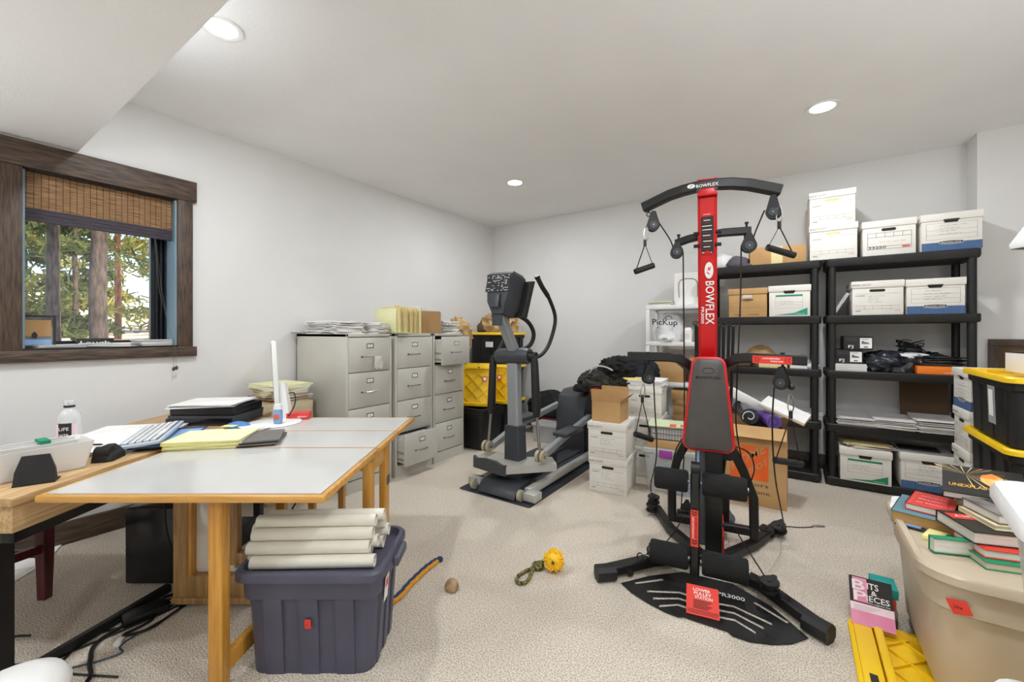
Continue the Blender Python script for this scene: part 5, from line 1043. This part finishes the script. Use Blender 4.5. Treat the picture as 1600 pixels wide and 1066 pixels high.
# ---------------------------------------------------------------- boxes in front of the white shelves
b0 = math.radians(6)
file_box('file_box', 'white file box on the carpet beside the elliptical mat, lower of the front pair', (-1.265, 3.25, .0005), b0, 'basic', .32, .36, .285, 'file boxes stacked on the carpet')
file_box('file_box', 'white file box, upper of the front pair, carrying the open carton', (-1.27, 3.24, .286), b0+.01, 'basic', .32, .36, .285, 'file boxes stacked on the carpet')
t = thing('open_carton', 'small open brown cardboard carton on top of the front pair of file boxes', 'box', (-1.30, 3.40, .572), .05)
b = MB('card'); clearbox(b, .24, .24, .17, 0, .002, .003); b.build('body', t)
b = MB('card'); b.box(-.12, .12, -.003, 0, 0, .10, M=RM(x=math.radians(12), loc=(0, -.12, .17))); b.build('flap', t)
b = MB('card'); b.add([(.12, -.118, .17), (.12, .118, .17), (.17, .118, .22), (.17, -.10, .22), (.118, -.118, .17), (.118, .118, .17), (.168, .118, .222), (.168, -.10, .222)], [(0, 1, 2, 3), (4, 5, 6, 7), (0, 3, 7, 4), (1, 2, 6, 5), (2, 3, 7, 6), (0, 1, 5, 4)]); b.build('flap', t)
b = MB('card'); b.box(-.12, .12, 0, .003, 0, .10, M=RM(x=math.radians(-8), loc=(0, .117, .17))); b.build('flap', t)
G = 'file boxes behind the open carton'
for k in range(3): file_box('file_box', 'white file box behind the open carton, '+('lowest', 'middle one', 'topmost')[k]+' of three', (-1.13, 3.80, .0005+k*.271), .12, 'basic', .30, .38, .27, G)
single(paper_stack(.30, .34, 6, .009, .02, 55, ('paper', 'paper2'), .02, .12), 'paper_stack', 'white papers and a yellow envelope lying on the topmost file box', 'papers', (-1.16, 3.99, .8145), .1)
single(MB('tape_yellow').box(-.10, .10, -.06, .06, 0, .006), 'yellow_envelope', 'orange yellow envelope corner under the jackets', 'envelope', (-1.26, 3.92, .8695), .5)
file_box('file_box', 'white file box next to the drive housing under the jackets, lower one', (-1.53, 3.95, .0005), 0, 'basic', .29, .38, .30); file_box('file_box', 'white file box next to the drive housing under the jackets, upper one', (-1.53, 3.95, .3005), 0, 'basic', .29, .38, .30)
G = 'jackets piled behind the file boxes'
b = MB('cloth_olive'); b.blob((-.10, 0, 0), (.20, .17, .14), 31, .26, 2.6, n=4); b.blob((.12, .05, .02), (.15, .15, .15), 33, .26, 2.6, n=4); single(b, 'jacket', 'dark olive jacket at the left of the clothes pile behind the boxes', 'jacket', (-1.62, 4.15, .70), .1, G)
b = MB('cloth_black'); b.blob((0, 0, 0), (.22, .15, .13), 37, .28, 2.8, n=4); b.blob((-.15, -.02, -.05), (.12, .1, .1), 38, .28, 2.8); b.m('paper2').tube(smooth([(-.28, -.14, .02), (-.2, -.17, .10), (-.08, -.20, .10), (.0, -.21, .07)], 6), .008, 6); single(b, 'jacket', 'black jacket with a pale strap on top of the clothes pile', 'jacket', (-1.50, 4.20, .86), 0, G)
b = MB('cloth_navy'); b.blob((0, 0, 0), (.16, .16, .16), 41, .26, 2.6, n=4); single(b, 'jacket', 'navy jacket at the right of the clothes pile beside the white shelves', 'jacket', (-1.30, 4.28, .80), 0, G)
b = MB('cloth_red'); b.blob((0, 0, 0), (.07, .05, .05), 43, .2); b.m('cloth_black').blob((-.14, 0, 0), (.10, .06, .055), 44, .25); single(b, 'cap', 'red and black cloth cap at the front left of the clothes pile', 'cap', (-1.70, 4.02, .69), 0)
# clear bin with purple latch, flat carton, basket
t = thing('clear_bin', 'clear plastic bin with a purple latch full of cloths beside the front file boxes', 'storage bin', (-.86, 3.66, .0005), .12)
b = MB('clear_plastic'); clearbox(b, .40, .36, .33, .025, .03, .003); b.build('body', t); b = MB('clear_frost'); b.loft([ring(.42, .38, .035, .33), ring(.42, .38, .035, .355), ring(.40, .36, .03, .365)]); b.build('lid', t)
b = MB('magenta'); b.box(-.075, .025, -.20, -.185, .295, .36, .006); b.build('latch', t)
b = MB('teal_cloth'); b.blob((0, 0, .0), (.15, .12, .13), 51, .15); b.m('manila').blob((-.06, -.05, .0), (.10, .09, .11), 52, .15); b.m('blue_paper').blob((.07, -.06, 0), (.09, .08, .08), 53, .15); b.m('cloth_navy').blob((-.05, 0, .0), (.12, .12, .05), 54, .1)
single(b, 'folded_cloths', 'teal and cream cloths packed inside the clear bin with the purple latch', 'cloths', (-.86, 3.66, .008), .12)
single(MB('card').box(-.19, .19, -.16, .16, 0, .06, .004), 'flat_carton', 'flat brown carton lying on the lid of the clear bin', 'box', (-.85, 3.67, .3665), .1)
t = thing('wire_basket', 'wire basket full of papers on the flat brown carton', 'basket', (-.86, 3.67, .4275), .15)
b = MB('line')
for z_ in (.004, .05, .10): b.tube([(x, y, z_) for x, y in rr(.36, .28, .03, 3)], .003, 5, closed=True)
for k in range(16): b.cyl((-.165+k*.022, -.14, .004), (-.165+k*.022, -.14, .10), .0018, 5); b.cyl((-.165+k*.022, .14, .004), (-.165+k*.022, .14, .10), .0018, 5)
for k in range(11): b.cyl((-.18, -.115+k*.023, .004), (-.18, -.115+k*.023, .10), .0018, 5); b.cyl((.18, -.115+k*.023, .004), (.18, -.115+k*.023, .10), .0018, 5); b.cyl((-.18, -.115+k*.023, .004), (.18, -.115+k*.023, .004), .0016, 5)
b.build('wire_frame', t)
single(paper_stack(.31, .24, 11, .009, .006, 66, rot=.04), 'paper_stack', 'papers standing in the wire basket', 'papers', (-.86, 3.67, .4345), .15)
single(MB('folder_green').box(-.19, .19, -.14, .14, 0, .008, .001).m('ink_red').box(-.02, .03, -.14, -.03, .008, .0085).box(.06, .12, -.12, -.02, .008, .0085), 'file_folder', 'pale green folder with red tabs lying over the wire basket', 'folder', (-.85, 3.66, .5365), .18)
# big carton
t = thing('moving_carton', 'large brown moving carton with an orange square logo behind the home gym', 'box', (-.30, 3.88, .0005))
b = MB('card'); clearbox(b, .50, .46, .60, 0, .002, .004)
f = Fr((-.25, -.23, 0), (1, 0, 0), (0, 0, 1)); b.m('depot_orange').rect(f, .13, .19, .385, .45, .001)
b.m('card')
for i, (s, u, v, w_) in enumerate((('THE', .150, .395, .09), ('HOME', .155, .30, .20), ('DEPOT', .20, .215, .19))): b.text(f, s, u-.02*i, v+.01-.01*i, .075 if i else .05, None if False else w_, k=.002, ang=.0) if False else None
s2 = f
def slant(s, a, c, sz, wd):
    vs, fs, ww = text_mesh(s, True); q = math.radians(38); k = wd/ww
    b.add([f.p(a+x*k*math.cos(q)-y*sz*.15, c+x*k*math.sin(q)+y*sz, .002) for x, y in vs], fs)
slant('THE', .14, .375, .045, .09); slant('HOME', .145, .24, .10, .285); slant('DEPOT', .215, .195, .06, .215)
b.m('ink').text(f, 'More doors', .04, .145, .042, .345, k=.001, bold=False); b.text(f, 'get more done.', .02, .09, .042, .385, k=.001, bold=False); b.build('body', t)
b = MB('card'); b.box(-.25, .25, -.10, 0, 0, .004, M=RM(x=math.radians(50), loc=(0, -.232, .598))); b.build('flap', t)
b = MB('card'); b.box(0, .004, -.22, .22, 0, .12, M=RM(y=math.radians(12), loc=(.246, 0, .60))); b.build('flap', t)
def roll(c, ax, r, L_, m_, m2, nm, lab, cat, turns=3):
    b = MB(m_); A = Vector(ax).normalized(); c = Vector(c); b.tube([c-A*L_/2, c+A*L_/2], r, 28); b2 = c
    u = A.orthogonal().normalized(); v = A.cross(u); b.m(m2)
    for e in (-1, 1): b.tube([c+A*(e*L_/2)+(u*math.cos(k*.5)+v*math.sin(k*.5))*(r*.25+r*.6*k/(12.6*turns/3)) for k in range(int(12.6*turns/3*1)+1)], .004, 5)
    for i in range(len(b.v)): b.v[i] = tuple(Vector(b.v[i])-c)
    return single(b, nm, lab, cat, tuple(c))
roll((-.20, 3.90, .625), (.35, -1, .05), .052, .42, 'purple', 'deep_blue', 'yoga_mat', 'rolled purple yoga mat sticking out of the big carton', 'yoga mat')
roll((-.34, 3.90, .66), (.25, -1, .0), .062, .40, 'dark_bag', 'plastic_bag', 'wrapped_roll', 'dark roll in shiny wrap beside the purple yoga mat', 'roll')
single(MB('white').box(-.19, .19, -.03, .03, 0, .07, .004), 'long_white_box', 'long white box sloping down into the big carton behind the seat pad', 'box', (-.33, 4.02, .70), rot=(0, math.radians(27), -.1))
b = MB('card'); b.box(-.16, .16, -.12, .12, 0, .006); b.m('paper').box(-.155, .155, -.118, .118, .006, .022); single(b, 'padded_envelope', 'brown edged padded envelope of papers slanting over the right side of the carton', 'envelope', (-.07, 3.86, .70), rot=(.15, math.radians(22), -.15))
b = MB('cloth_black'); b.blob((0, 0, 0), (.12, .14, .09), 71, .15); single(b, 'black_cloth', 'black cloth stuffed in the big carton under the envelope', 'cloth', (-.20, 3.88, .48))
b = MB('cloth_grey'); b.blob((0, 0, 0), (.05, .05, .05), 72, .05, ridge=False); single(b, 'dark_ball', 'dark round object behind the long white box', 'ball', (-.26, 4.09, .66))
# ---------------------------------------------------------------- totes in the far left corner
def yl_tote(lab, x, y, z, w_, d_, h_, rz=0, lid=True, group='black totes with yellow lids', label_=False):
    t = thing('storage_tote', lab, 'storage tote', (x, y, z), rz, group)
    b = tote_mesh('black_plastic', w_, d_, h_, .04, .04, .05, 3); b.build('body', t)
    if label_:
        b = MB('paper'); f = Fr((-.02, -d_/2+.014, h_*.55), (1, 0, 0), (0, 0, 1)); b.rect(f, 0, 0, .12, .07, .004); b.build('sticker', t)
    if lid:
        b = lid_mesh('yellow', w_, d_, h_, .05, .03); 
        b.box(-w_*.3, w_*.3, -d_/2+.05, -d_/2+.065, h_-.02, h_+.002, .003); b.box(-w_*.3, w_*.3, d_/2-.065, d_/2-.05, h_-.02, h_+.002, .003)
        b.build('lid', t)
    return t
yl_tote('black tote with a yellow lid in the far left corner, lowest of three', -3.30, 4.50, .0005, .66, .48, .44); yl_tote('black tote with a yellow lid in the far left corner, middle of three', -3.30, 4.50, .4435, .66, .48, .44)
yl_tote('black tote with a yellow lid and white label, topmost in the far left corner', -3.28, 4.48, .8865, .66, .48, .42, label_=True)
b = MB('bag_tan'); b.blob((0, 0, 0), (.26, .15, .17), 81, .38, 2.6, n=4); b.m('card_dark').blob((-.20, -.05, 0), (.09, .12, .10), 84, .1); pass
single(b, 'duffel_bag', 'tan canvas bag lying on the topmost corner tote', 'bag', (-3.24, 4.46, 1.3075))
t1 = yl_tote('black tote with a yellow lid hidden behind the third filing cabinet, lower one', -3.42, 3.76, .0005, .56, .40, .46) if False else None
# nested open black totes
for k in range(4):
    t = thing('storage_tote', 'open black tote nested in the floor stack beside the filing cabinets, '+('outermost', 'second', 'third', 'innermost')[k], 'storage tote', (-3.12, 3.78, .0005+k*.026), 0, 'nested black totes')
    b = MB('black_plastic'); w_, d_, h_ = .62, .44, .385; q = .004*k; b.loft([ring(w_-.10-q, d_-.10-q, .04, 0+.0), ring(w_-.04-q, d_-.04-q, .04, h_-.03), ring(w_, d_, .05, h_-.024), ring(w_, d_, .05, h_), ring(w_-.05, d_-.05, .04, h_), ring(w_-.11, d_-.11, .04, .008)])
    b.build('body', t)
def lid_thing(lab, loc, rot, w_=.60, d_=.42, group='loose yellow tote lids', nm='tote_lid'):
    t = thing(nm, lab, 'lid', loc, 0, group); t.rotation_euler = rot
    b = MB('yellow'); b.loft([ring(w_, d_, .05, 0), ring(w_, d_, .05, .022), ring(w_-.02, d_-.02, .045, .028), ring(w_-.07, d_-.07, .035, .028), ring(w_-.085, d_-.085, .03, .008)])
    for s in (-1, 1):
        for k in range(-3, 4):
            c0 = k*.14; P_ = []
            for (x, y) in ((c0-s*.16, -.16), (c0+s*.16, .16)): P_.append(Vector((x, y, .012)))
            a, c = P_; d = c-a; t0, t1 = 0, 1; lim = w_/2-.05
            if abs(d.x) > 1e-6:
                u0, u1 = sorted(((-lim-a.x)/d.x, (lim-a.x)/d.x)); t0, t1 = max(0, u0), min(1, u1)
            if t1 > t0+.05: b.sweep([a+d*t0, a+d*t1], .006, .012)
    b.m('dark_slot'); b.loft([[(x+s_*(w_/2-.02), y, z) for x, y in ((-.006, -.012), (.006, -.012), (.006, .012), (-.006, .012))] for z in (.0272, .0288) for s_ in (1,)])
    b.m('red_label').rect(Fr((w_*.24, -.10, .02), (0, 1, 0), (-1, 0, 0)), 0, 0, .05, .06, .001); b.m('paper').rect(Fr((w_*.24, -.10, .02), (0, 1, 0), (-1, 0, 0)), .008, .012, .042, .048, .0015); b.build('panel', t); return t
H_ = math.pi/2
def leanlid(lab, x, y, z, yaw, tilt, **k):
    t = lid_thing(lab, (x, y, z), (0, 0, 0), .46, .42, **k); M_ = Matrix.Rotation(yaw, 4, 'Z') @ Matrix.Rotation(H_-tilt, 4, 'X') @ Matrix.Rotation(H_, 4, 'Z')
    t.rotation_euler = M_.to_euler(); return t
leanlid('yellow tote lid with an orange label leaning in front on the nested black totes', -2.99, 3.72, .697, math.radians(24), math.radians(10))
leanlid('yellow tote lid leaning just behind the labelled lid', -3.06, 3.80, .70, math.radians(24), math.radians(9)); leanlid('yellow tote lid leaning third in the row behind the filing cabinets', -3.12, 3.88, .71, math.radians(24), math.radians(9))
leanlid('yellow tote lid standing at the back nearest the corner totes', -2.95, 3.96, .70, math.radians(15), math.radians(6))
t = thing('clear_bin', 'small clear bin with a purple latch behind the third filing cabinet', 'storage bin', (-3.40, 3.72, .90))
b = MB('clear_plastic'); clearbox(b, .34, .26, .20, .015, .02, .003); b.build('body', t); b = MB('clear_frost'); b.loft([ring(.36, .28, .025, .20), ring(.36, .28, .025, .225)]); b.build('lid', t); b = MB('magenta'); b.box(.10, .17, -.15, -.13, .13, .205, .006); b.build('latch', t)
b = MB('pale_pink'); b.blob((0, 0, 0), (.13, .10, .11), 91, .2); b.m('magenta').blob((.09, -.05, 0), (.05, .05, .06), 92, .2); single(b, 'craft_supplies', 'pink and white odds inside the small clear bin', 'supplies', (-3.40, 3.72, .905))
t = thing('storage_tote', 'tall black tote carrying the small clear bin behind the third filing cabinet', 'storage tote', (-3.42, 3.74, .48), 0); tote_mesh('black_plastic', .5, .34, .42, .02, .04, .05, 3).build('body', t)
b = MB('bag_tan'); b.blob((0, 0, 0), (.17, .14, .22), 95, .35, 2.6, n=4); single(b, 'duffel_bag', 'tan canvas bag slumped behind the open top drawer', 'bag', (-3.28, 3.68, 1.126))
# low bench with black garment behind the elliptical
t = thing('low_bench', 'low reddish wood bench under the black garment behind the elliptical trainer', 'bench', (-2.62, 4.72, 0))
b = MB('cherry'); b.box(-.36, .36, -.16, .18, .20, .24, .006); b.build('seat', t)
for sx in (-.33, .33):
    for sy in (-.13, .15): b = MB('cherry'); b.box(sx-.02, sx+.02, sy-.02, sy+.02, 0, .2); b.build('leg', t)
b = MB('cloth_black'); b.blob((0, 0, 0), (.34, .17, .20), 101, .2, 2, n=4); single(b, 'black_garment', 'black padded garment heaped on the low bench', 'garment', (-2.58, 4.74, .241))
t = thing('clear_bin', 'clear plastic bin on the carpet under the bench behind the elliptical', 'storage bin', (-2.45, 4.40, .0005)); b = MB('clear_plastic'); clearbox(b, .34, .26, .20, .015, .02, .003); b.build('body', t); b = MB('clear_frost'); b.loft([ring(.36, .28, .025, .20), ring(.36, .28, .025, .22)]); b.build('lid', t)
# ---------------------------------------------------------------- right side
yl_tote('black tote with a yellow lid at the right wall, lowest of three', 1.12, 3.45, .0005, .50, .70, .365); yl_tote('black tote with a yellow lid at the right wall, middle of three', 1.12, 3.45, .366, .50, .70, .365)
t = yl_tote('black tote with a yellow lid at the right wall, topmost with a taped label', 1.12, 3.45, .7315, .50, .70, .36)
b = MB('clear_frost'); f = Fr((-.238, -.12, .10), (0, -1, 0), (-.03, 0, 1)); b.rect(f, 0, 0, .10, .20, .012); b.m('paper').rect(f, .02, .04, .08, .18, .014); b.build('sticker', t)
G = 'file boxes stacked left of the black totes'
for k in range(4): file_box('file_box', 'white file box in the column left of the yellow lidded totes, '+('lowest', 'second from the floor', 'second from the top', 'topmost')[k], (.925, 4.01, .0005+k*.268), -math.pi/2+.02*(k % 2), 'blue' if k == 3 else 'basic', .33, .37, .267, G)
t = thing('picture_box', 'white printed box with small black pictures on the topmost right tote', 'box', (1.13, 3.36, 1.093), .1)
b = MB('white'); b.box(-.12, .2, 0, .2, 0, .115, .002); f = Fr((-.12, 0, 0), (1, 0, 0), (0, 0, 1))
for i in range(4):
    for j in range(3): b.m('ink').poly(f, [(.012+i*.022+.006*math.cos(a*1.05), .035+j*.024+.007*math.sin(a*1.05)) for a in range(6)], .001)
b.m('ink').box(-.121, .201, -.001, .2, .108, .116); b.m('line')
for j in range(4): b.rect(f, .15, .02+j*.018, .28, .022+j*.018)
b.build('body', t)
b = MB('ink'); b.tube(smooth([(-.14, .0, .005), (-.10, .02, .03), (.0, .08, .10), (.10, .1, .13)], 6), .005, 6); single(b, 'cable', 'black cable lying over the printed box on the right tote', 'cable', (1.14, 3.37-.05+.22, 1.095))
# framed panel on the right back wall
t = thing('hanging_picture', 'dark wood framed picture board hanging on the wall above the right totes', 'picture', (1.235, 4.72, .66))
b = MB('stain_wood_z'); b.box(0, .05, 0, .024, .05, .55, 0); b.box(.55, .6, 0, .024, .05, .55, 0); b.m('stain_wood_x').box(0, .6, 0, .024, .55, .601, .003); b.box(0, .6, 0, .024, 0, .05, .003); b.build('frame', t); b = MB('card_dark'); b.box(.05, .55, .012, .022, .05, .55); b.build('panel', t)
# lamp hood at the upper right
x, y = W(2.93, 2.2); t = thing('floor_lamp', 'white curved lamp hood with a dark underside at the upper right edge', 'lamp', (x, y, 0), TH)
b = MB('white_plastic'); b.loft([ring(.34, .26, .04, 1.776), ring(.35, .27, .045, 1.80), ring(.27, .20, .05, 1.90), ring(.14, .12, .04, 1.99), ring(.08, .07, .03, 2.02)], ends=(False, True)); b.m('steel').loft([ring(.34, .26, .04, 1.776), ring(.31, .23, .04, 1.776), ring(.30, .22, .04, 1.80)], cap=True, ends=(False, True)); b.build('lamp_shade', t)
b = MB('black_gloss'); b.loft([ring(.26, .18, .03, 1.792), ring(.26, .18, .03, 1.798)]); b.build('diffuser', t)
b = MB('white_plastic'); b.cyl((.25, 0, .02), (.25, 0, 2.05), .012, 12); b.sweep([(.25, 0, 2.04), (0, 0, 2.02)], .02, .02, (0, 0, 1)); b.build('pole', t); b = MB('white_plastic'); b.lathe([(.14, 0), (.14, .015), (.02, .025)], (.25, 0, 0)); b.build('base', t)
# yellow lid on floor, beige tote
t = lid_thing('large yellow tote lid lying on the carpet under the beige tote', (.445, 2.02, .0005), (0, 0, H_), .84, .50)
b = MB('yellow'); b.box(-.40, .40, .135, .165, .02, .045, .006); b.box(-.40, .40, .17, .235, .026, .036, .004); b.m('dark_slot').box(-.02, .03, .19, .215, .0362, .0366); b.build('rim_ridge', t)
x, y = .66, 2.36; t = thing('storage_tote', 'large beige tote heaped with books in the right foreground', 'storage tote', (x, y, .046), 0)
b = tote_mesh('tote_beige', .60, .78, .455, .06, .11, .11, 0); b.build('body', t); b = lid_mesh('tote_beige', .605, .785, .46, .12, .035, .026, .02); b.build('lid', t)
b = MB('red_label'); f = Fr((-.235, -.352, .325), (.94, -.35, 0), (0, 0, 1)); b.poly(f, [(0, .045), (.05, .055), (.065, .015), (.02, .0)], .010); b.m('dark_red').text(f, '294', .02, .022, .014, k=.0108); b.build('sticker', t)
ZT = .507; ZT0 = ZT-.021
def book(lab, loc, rz, w_, l_, t_, cover, page, tilt=(0, 0), deco=None, group='books on the beige tote'):
    o = thing('book', lab, 'book', loc, rz, group); o.rotation_euler = (tilt[0], tilt[1], rz)
    b = MB(cover); b.box(-w_/2, w_/2, -l_/2, l_/2, 0, .003); b.box(-w_/2, w_/2, -l_/2, l_/2, t_-.003, t_); b.box(-w_/2, -w_/2+.003, -l_/2, l_/2, 0, t_)
    if deco: deco(b, Fr((-w_/2, -l_/2, t_), (1, 0, 0), (0, 1, 0)), w_, l_)
    b.build('cover', o); b = MB(page); b.box(-w_/2+.003, w_/2-.004, -l_/2+.004, l_/2-.004, .003, t_-.003); b.build('pages', o); return o
def d_blast(b, f, w_, l_):
    b.m('book_black').rect(f, 0, 0, w_, l_, .0003)
    for k in range(16):
        a = math.radians(-80+k*20*.8); cx, cy = w_*.30, l_*.70
        b.m('flame' if k % 3 == 0 else 'manila').poly(f, [(cx, cy), (cx+.12*math.cos(a)-.002, max(.004, min(l_-.004, cy+.12*math.sin(a)))), (cx+.12*math.cos(a)+.002, max(.004, min(l_-.004, cy+.12*math.sin(a)+.003)))], .0006)
    b.m('flame').poly(f, [(w_*.62+.035*math.cos(a*.5), l_*.6+.055*math.sin(a*.5)*(1+.2*(a % 2))) for a in range(12)], .0009); b.m('gold').text(f, 'UNEXPLAINED', .02, .06, .04, .15, k=.0012)
def d_red(b, f, w_, l_):
    b.m('gold').frame(f, .012, .012, w_-.012, l_-.012, .001, .0004); b.m('paper')
    for s, q in (('Words to', .15), ('Rhythm', .10), ('by Music', .05)): b.text(f, s, .03, q, .018, .08, k=.0006, bold=False)
def d_bw(b, f, w_, l_):
    b.m('photo_gray').rect(f, .0, .05, w_, l_, .0003); b.m('ink').poly(f, [(.0, .06), (.10, .07), (.14, .12), (.08, .16), (.02, .19), (0, .19)], .0006); b.m('paper').rect(f, .02, .10, .10, .107, .0009)
def d_strip(b, f, w_, l_):
    b.m('book_black').rect(f, 0, 0, w_, l_, .0003); b.m('red_label').rect(f, .03, .01, .08, l_-.02, .0006); b.m('paper').text(Fr(f.p(.06, .03, 0), f.v, f.u*-1), 'A LIFE IN FILM', 0, 0, .022, .15, k=.001)
# pile along the left side of the tote lid
book('large teal blue book lying at the left of the beige tote', (.475, 2.545, ZT0+.005), math.radians(-16), .19, .27, .05, 'book_blue', 'page_tan')
book('red book with white lettering on the teal blue book', (.50, 2.56, ZT0+.057), math.radians(-18), .145, .215, .028, 'book_red', 'page_white', deco=d_red)
book('book standing on edge beside the red book with its white page facing out', (.60, 2.45, ZT0+.078), math.radians(-20), .14, .16, .012, 'paper', 'page_white', tilt=(0, -1.2))
book('book with an orange explosion on a black cover at the back of the pile', (.665, 2.61, ZT0+.16), math.radians(-12), .24, .27, .03, 'book_black', 'page_white', tilt=(.20, -.04), deco=d_blast)
book('plain grey book under the explosion cover', (.70, 2.63, ZT0+.055), math.radians(-8), .2, .22, .034, 'photo_gray', 'page', group='books on the beige tote'); book('tan book under the explosion cover, above the plain grey one', (.695, 2.63, ZT0+.090), math.radians(-14), .2, .22, .034, 'card_in', 'page')
book('book with a black and white photo cover at the right of the pile', (.695, 2.38, ZT0+.128), math.radians(-70), .17, .23, .035, 'photo_gray', 'page_white', deco=d_bw)
book('cream paperback under the black and white photo cover', (.69, 2.37, ZT0+.108), math.radians(-72), .18, .24, .018, 'manila', 'page_white')
book('black book with a red strip facing up near the middle of the pile', (.63, 2.33, ZT0+.062), math.radians(-72), .20, .26, .044, 'book_black', 'page_white', deco=d_strip)
book('red edged book under the black book with the red strip', (.645, 2.28, ZT0+.030), math.radians(-75), .17, .23, .03, 'red_label', 'page_white')
book('green bound book with cream pages at the bottom of the near pile', (.645, 2.27, ZT0+.0005), math.radians(-75), .21, .25, .028, 'box_green', 'page')
t = book('book with thick pale pages leaning on the near pile', (.50, 2.22, ZT0+.005), math.radians(-70), .03, .16, .055, 'box_green', 'page_white')
single(MB('sticky').box(-.06, .06, -.05, .05, 0, .018, .002).box(-.03, .08, -.065, -.05, 0, .003), 'sticky_pad', 'pad of yellow sticky notes between the books and the rim of the beige tote', 'notepad', (.495, 2.33, ZT0+.001), -.4)
single(MB('pale_pink').box(-.05, .05, -.10, .10, 0, .006).m('paper').box(-.045, .045, -.09, .09, .006, .012), 'booklet', 'pale pink booklet at the far left rim of the beige tote', 'booklet', (.425, 2.66, ZT0+.02), -.2, rot=(0, -.25, -.2))
single(MB('ink').box(-.045, .045, -.08, .08, 0, .004).m('blue_paper').box(-.035, .035, -.07, .07, .004, .005), 'booklet', 'small blue patterned booklet beside the sticky note pad', 'booklet', (.42, 2.47, ZT0+.006), -.3)
# magazine standing on the yellow lid
t = thing('magazine', 'pink and black Bits and Pieces booklet leaning behind the yellow lid', 'booklet', (.28, 2.375, .032), .02); t.rotation_euler = (math.radians(60), 0, .03)
b = MB('pink'); b.box(-.074, .074, 0, .19, 0, .010, .001); f = Fr((-.074, 0, .010), (1, 0, 0), (0, 1, 0))
b.m('pink').rect(f, 0, 0, .148, .08, .0004); b.m('pale_pink').rect(f, 0, .055, .148, .085, .0006); b.m('ink').rect(f, 0, .085, .148, .19, .0006); b.m('pink').rect(f, .012, .09, .062, .186, .001)
b.m('paper').text(f, 'B', .010, .138, .055, .045, k=.0016); b.text(f, 'P', .014, .095, .055, .045, k=.0016); b.text(f, 'ITS', .062, .148, .035, .04, k=.0016); b.text(f, '&', .075, .126, .026, .02, k=.0016); b.text(f, 'IECES', .058, .10, .032, .078, k=.0016)
b.text(f, 'The magazine that', .062, .09, .008, .075, k=.0018)
b.m('line')
for k in range(4): b.rect(f, .012, .074-k*.005, .10-k*.01, .0748-k*.005, .0012)
b.build('cover', t); b = MB('page'); b.box(-.072, .072, 0.002, .188, -.012, 0); b.build('pages', t)
for k, (w_, l_, z, m_, lab) in enumerate(((.15, .17, .001, 'card_dark', 'brown booklet at the bottom of the pile behind the pink booklet'), (.15, .17, .042, 'photo_gray', 'grey booklet in the middle of the pile behind the pink booklet'), (.14, .16, .083, 'book_red', 'red booklet in the pile behind the pink booklet'), (.09, .12, .124, 'teal', 'teal box on top of the pile behind the pink booklet'))):
    single(MB(m_).box(-w_/2, w_/2, -l_/2, l_/2, 0, .04, .002), 'booklet', lab, 'booklet', (.30 if k < 3 else .335, 2.555 if k < 3 else 2.55, z+.0005), 0, 'booklets behind the pink one')
# clear bins in the right foreground
def big_clear(lab, z, h_, c):
    a = math.radians(-7.4); o = Vector((.45, 1.756, z)); t = thing('clear_bin', lab, 'storage bin', (0, 0, 0), 0, 'clear bins in the right foreground')
    cx, cy = .32, -.23; q = Matrix.Rotation(a, 3, 'Z') @ Vector((cx, cy, 0)); t.location = (o.x+q.x, o.y+q.y, z); t.rotation_euler = (0, 0, a)
    b = MB('clear_frost'); clearbox(b, .56, .38, h_-.04, .035, .05, .003, 0); b.build('body', t)
    b = MB('white_plastic'); b.loft([ring(.60, .42, .07, h_-.045), ring(.64, .46, .08, h_-.04), ring(.64, .46, .08, h_-.02), ring(.62, .44, .07, h_-.004), ring(.56, .38, .06, h_), ring(.50, .32, .05, h_-.012)]); b.build('lid', t)
big_clear('frosted clear bin with a white lid at the lower right corner, lower of the two', .0005, .36, 0); big_clear('frosted clear bin with a white lid at the right edge, upper of the two', .361, .549, 0)
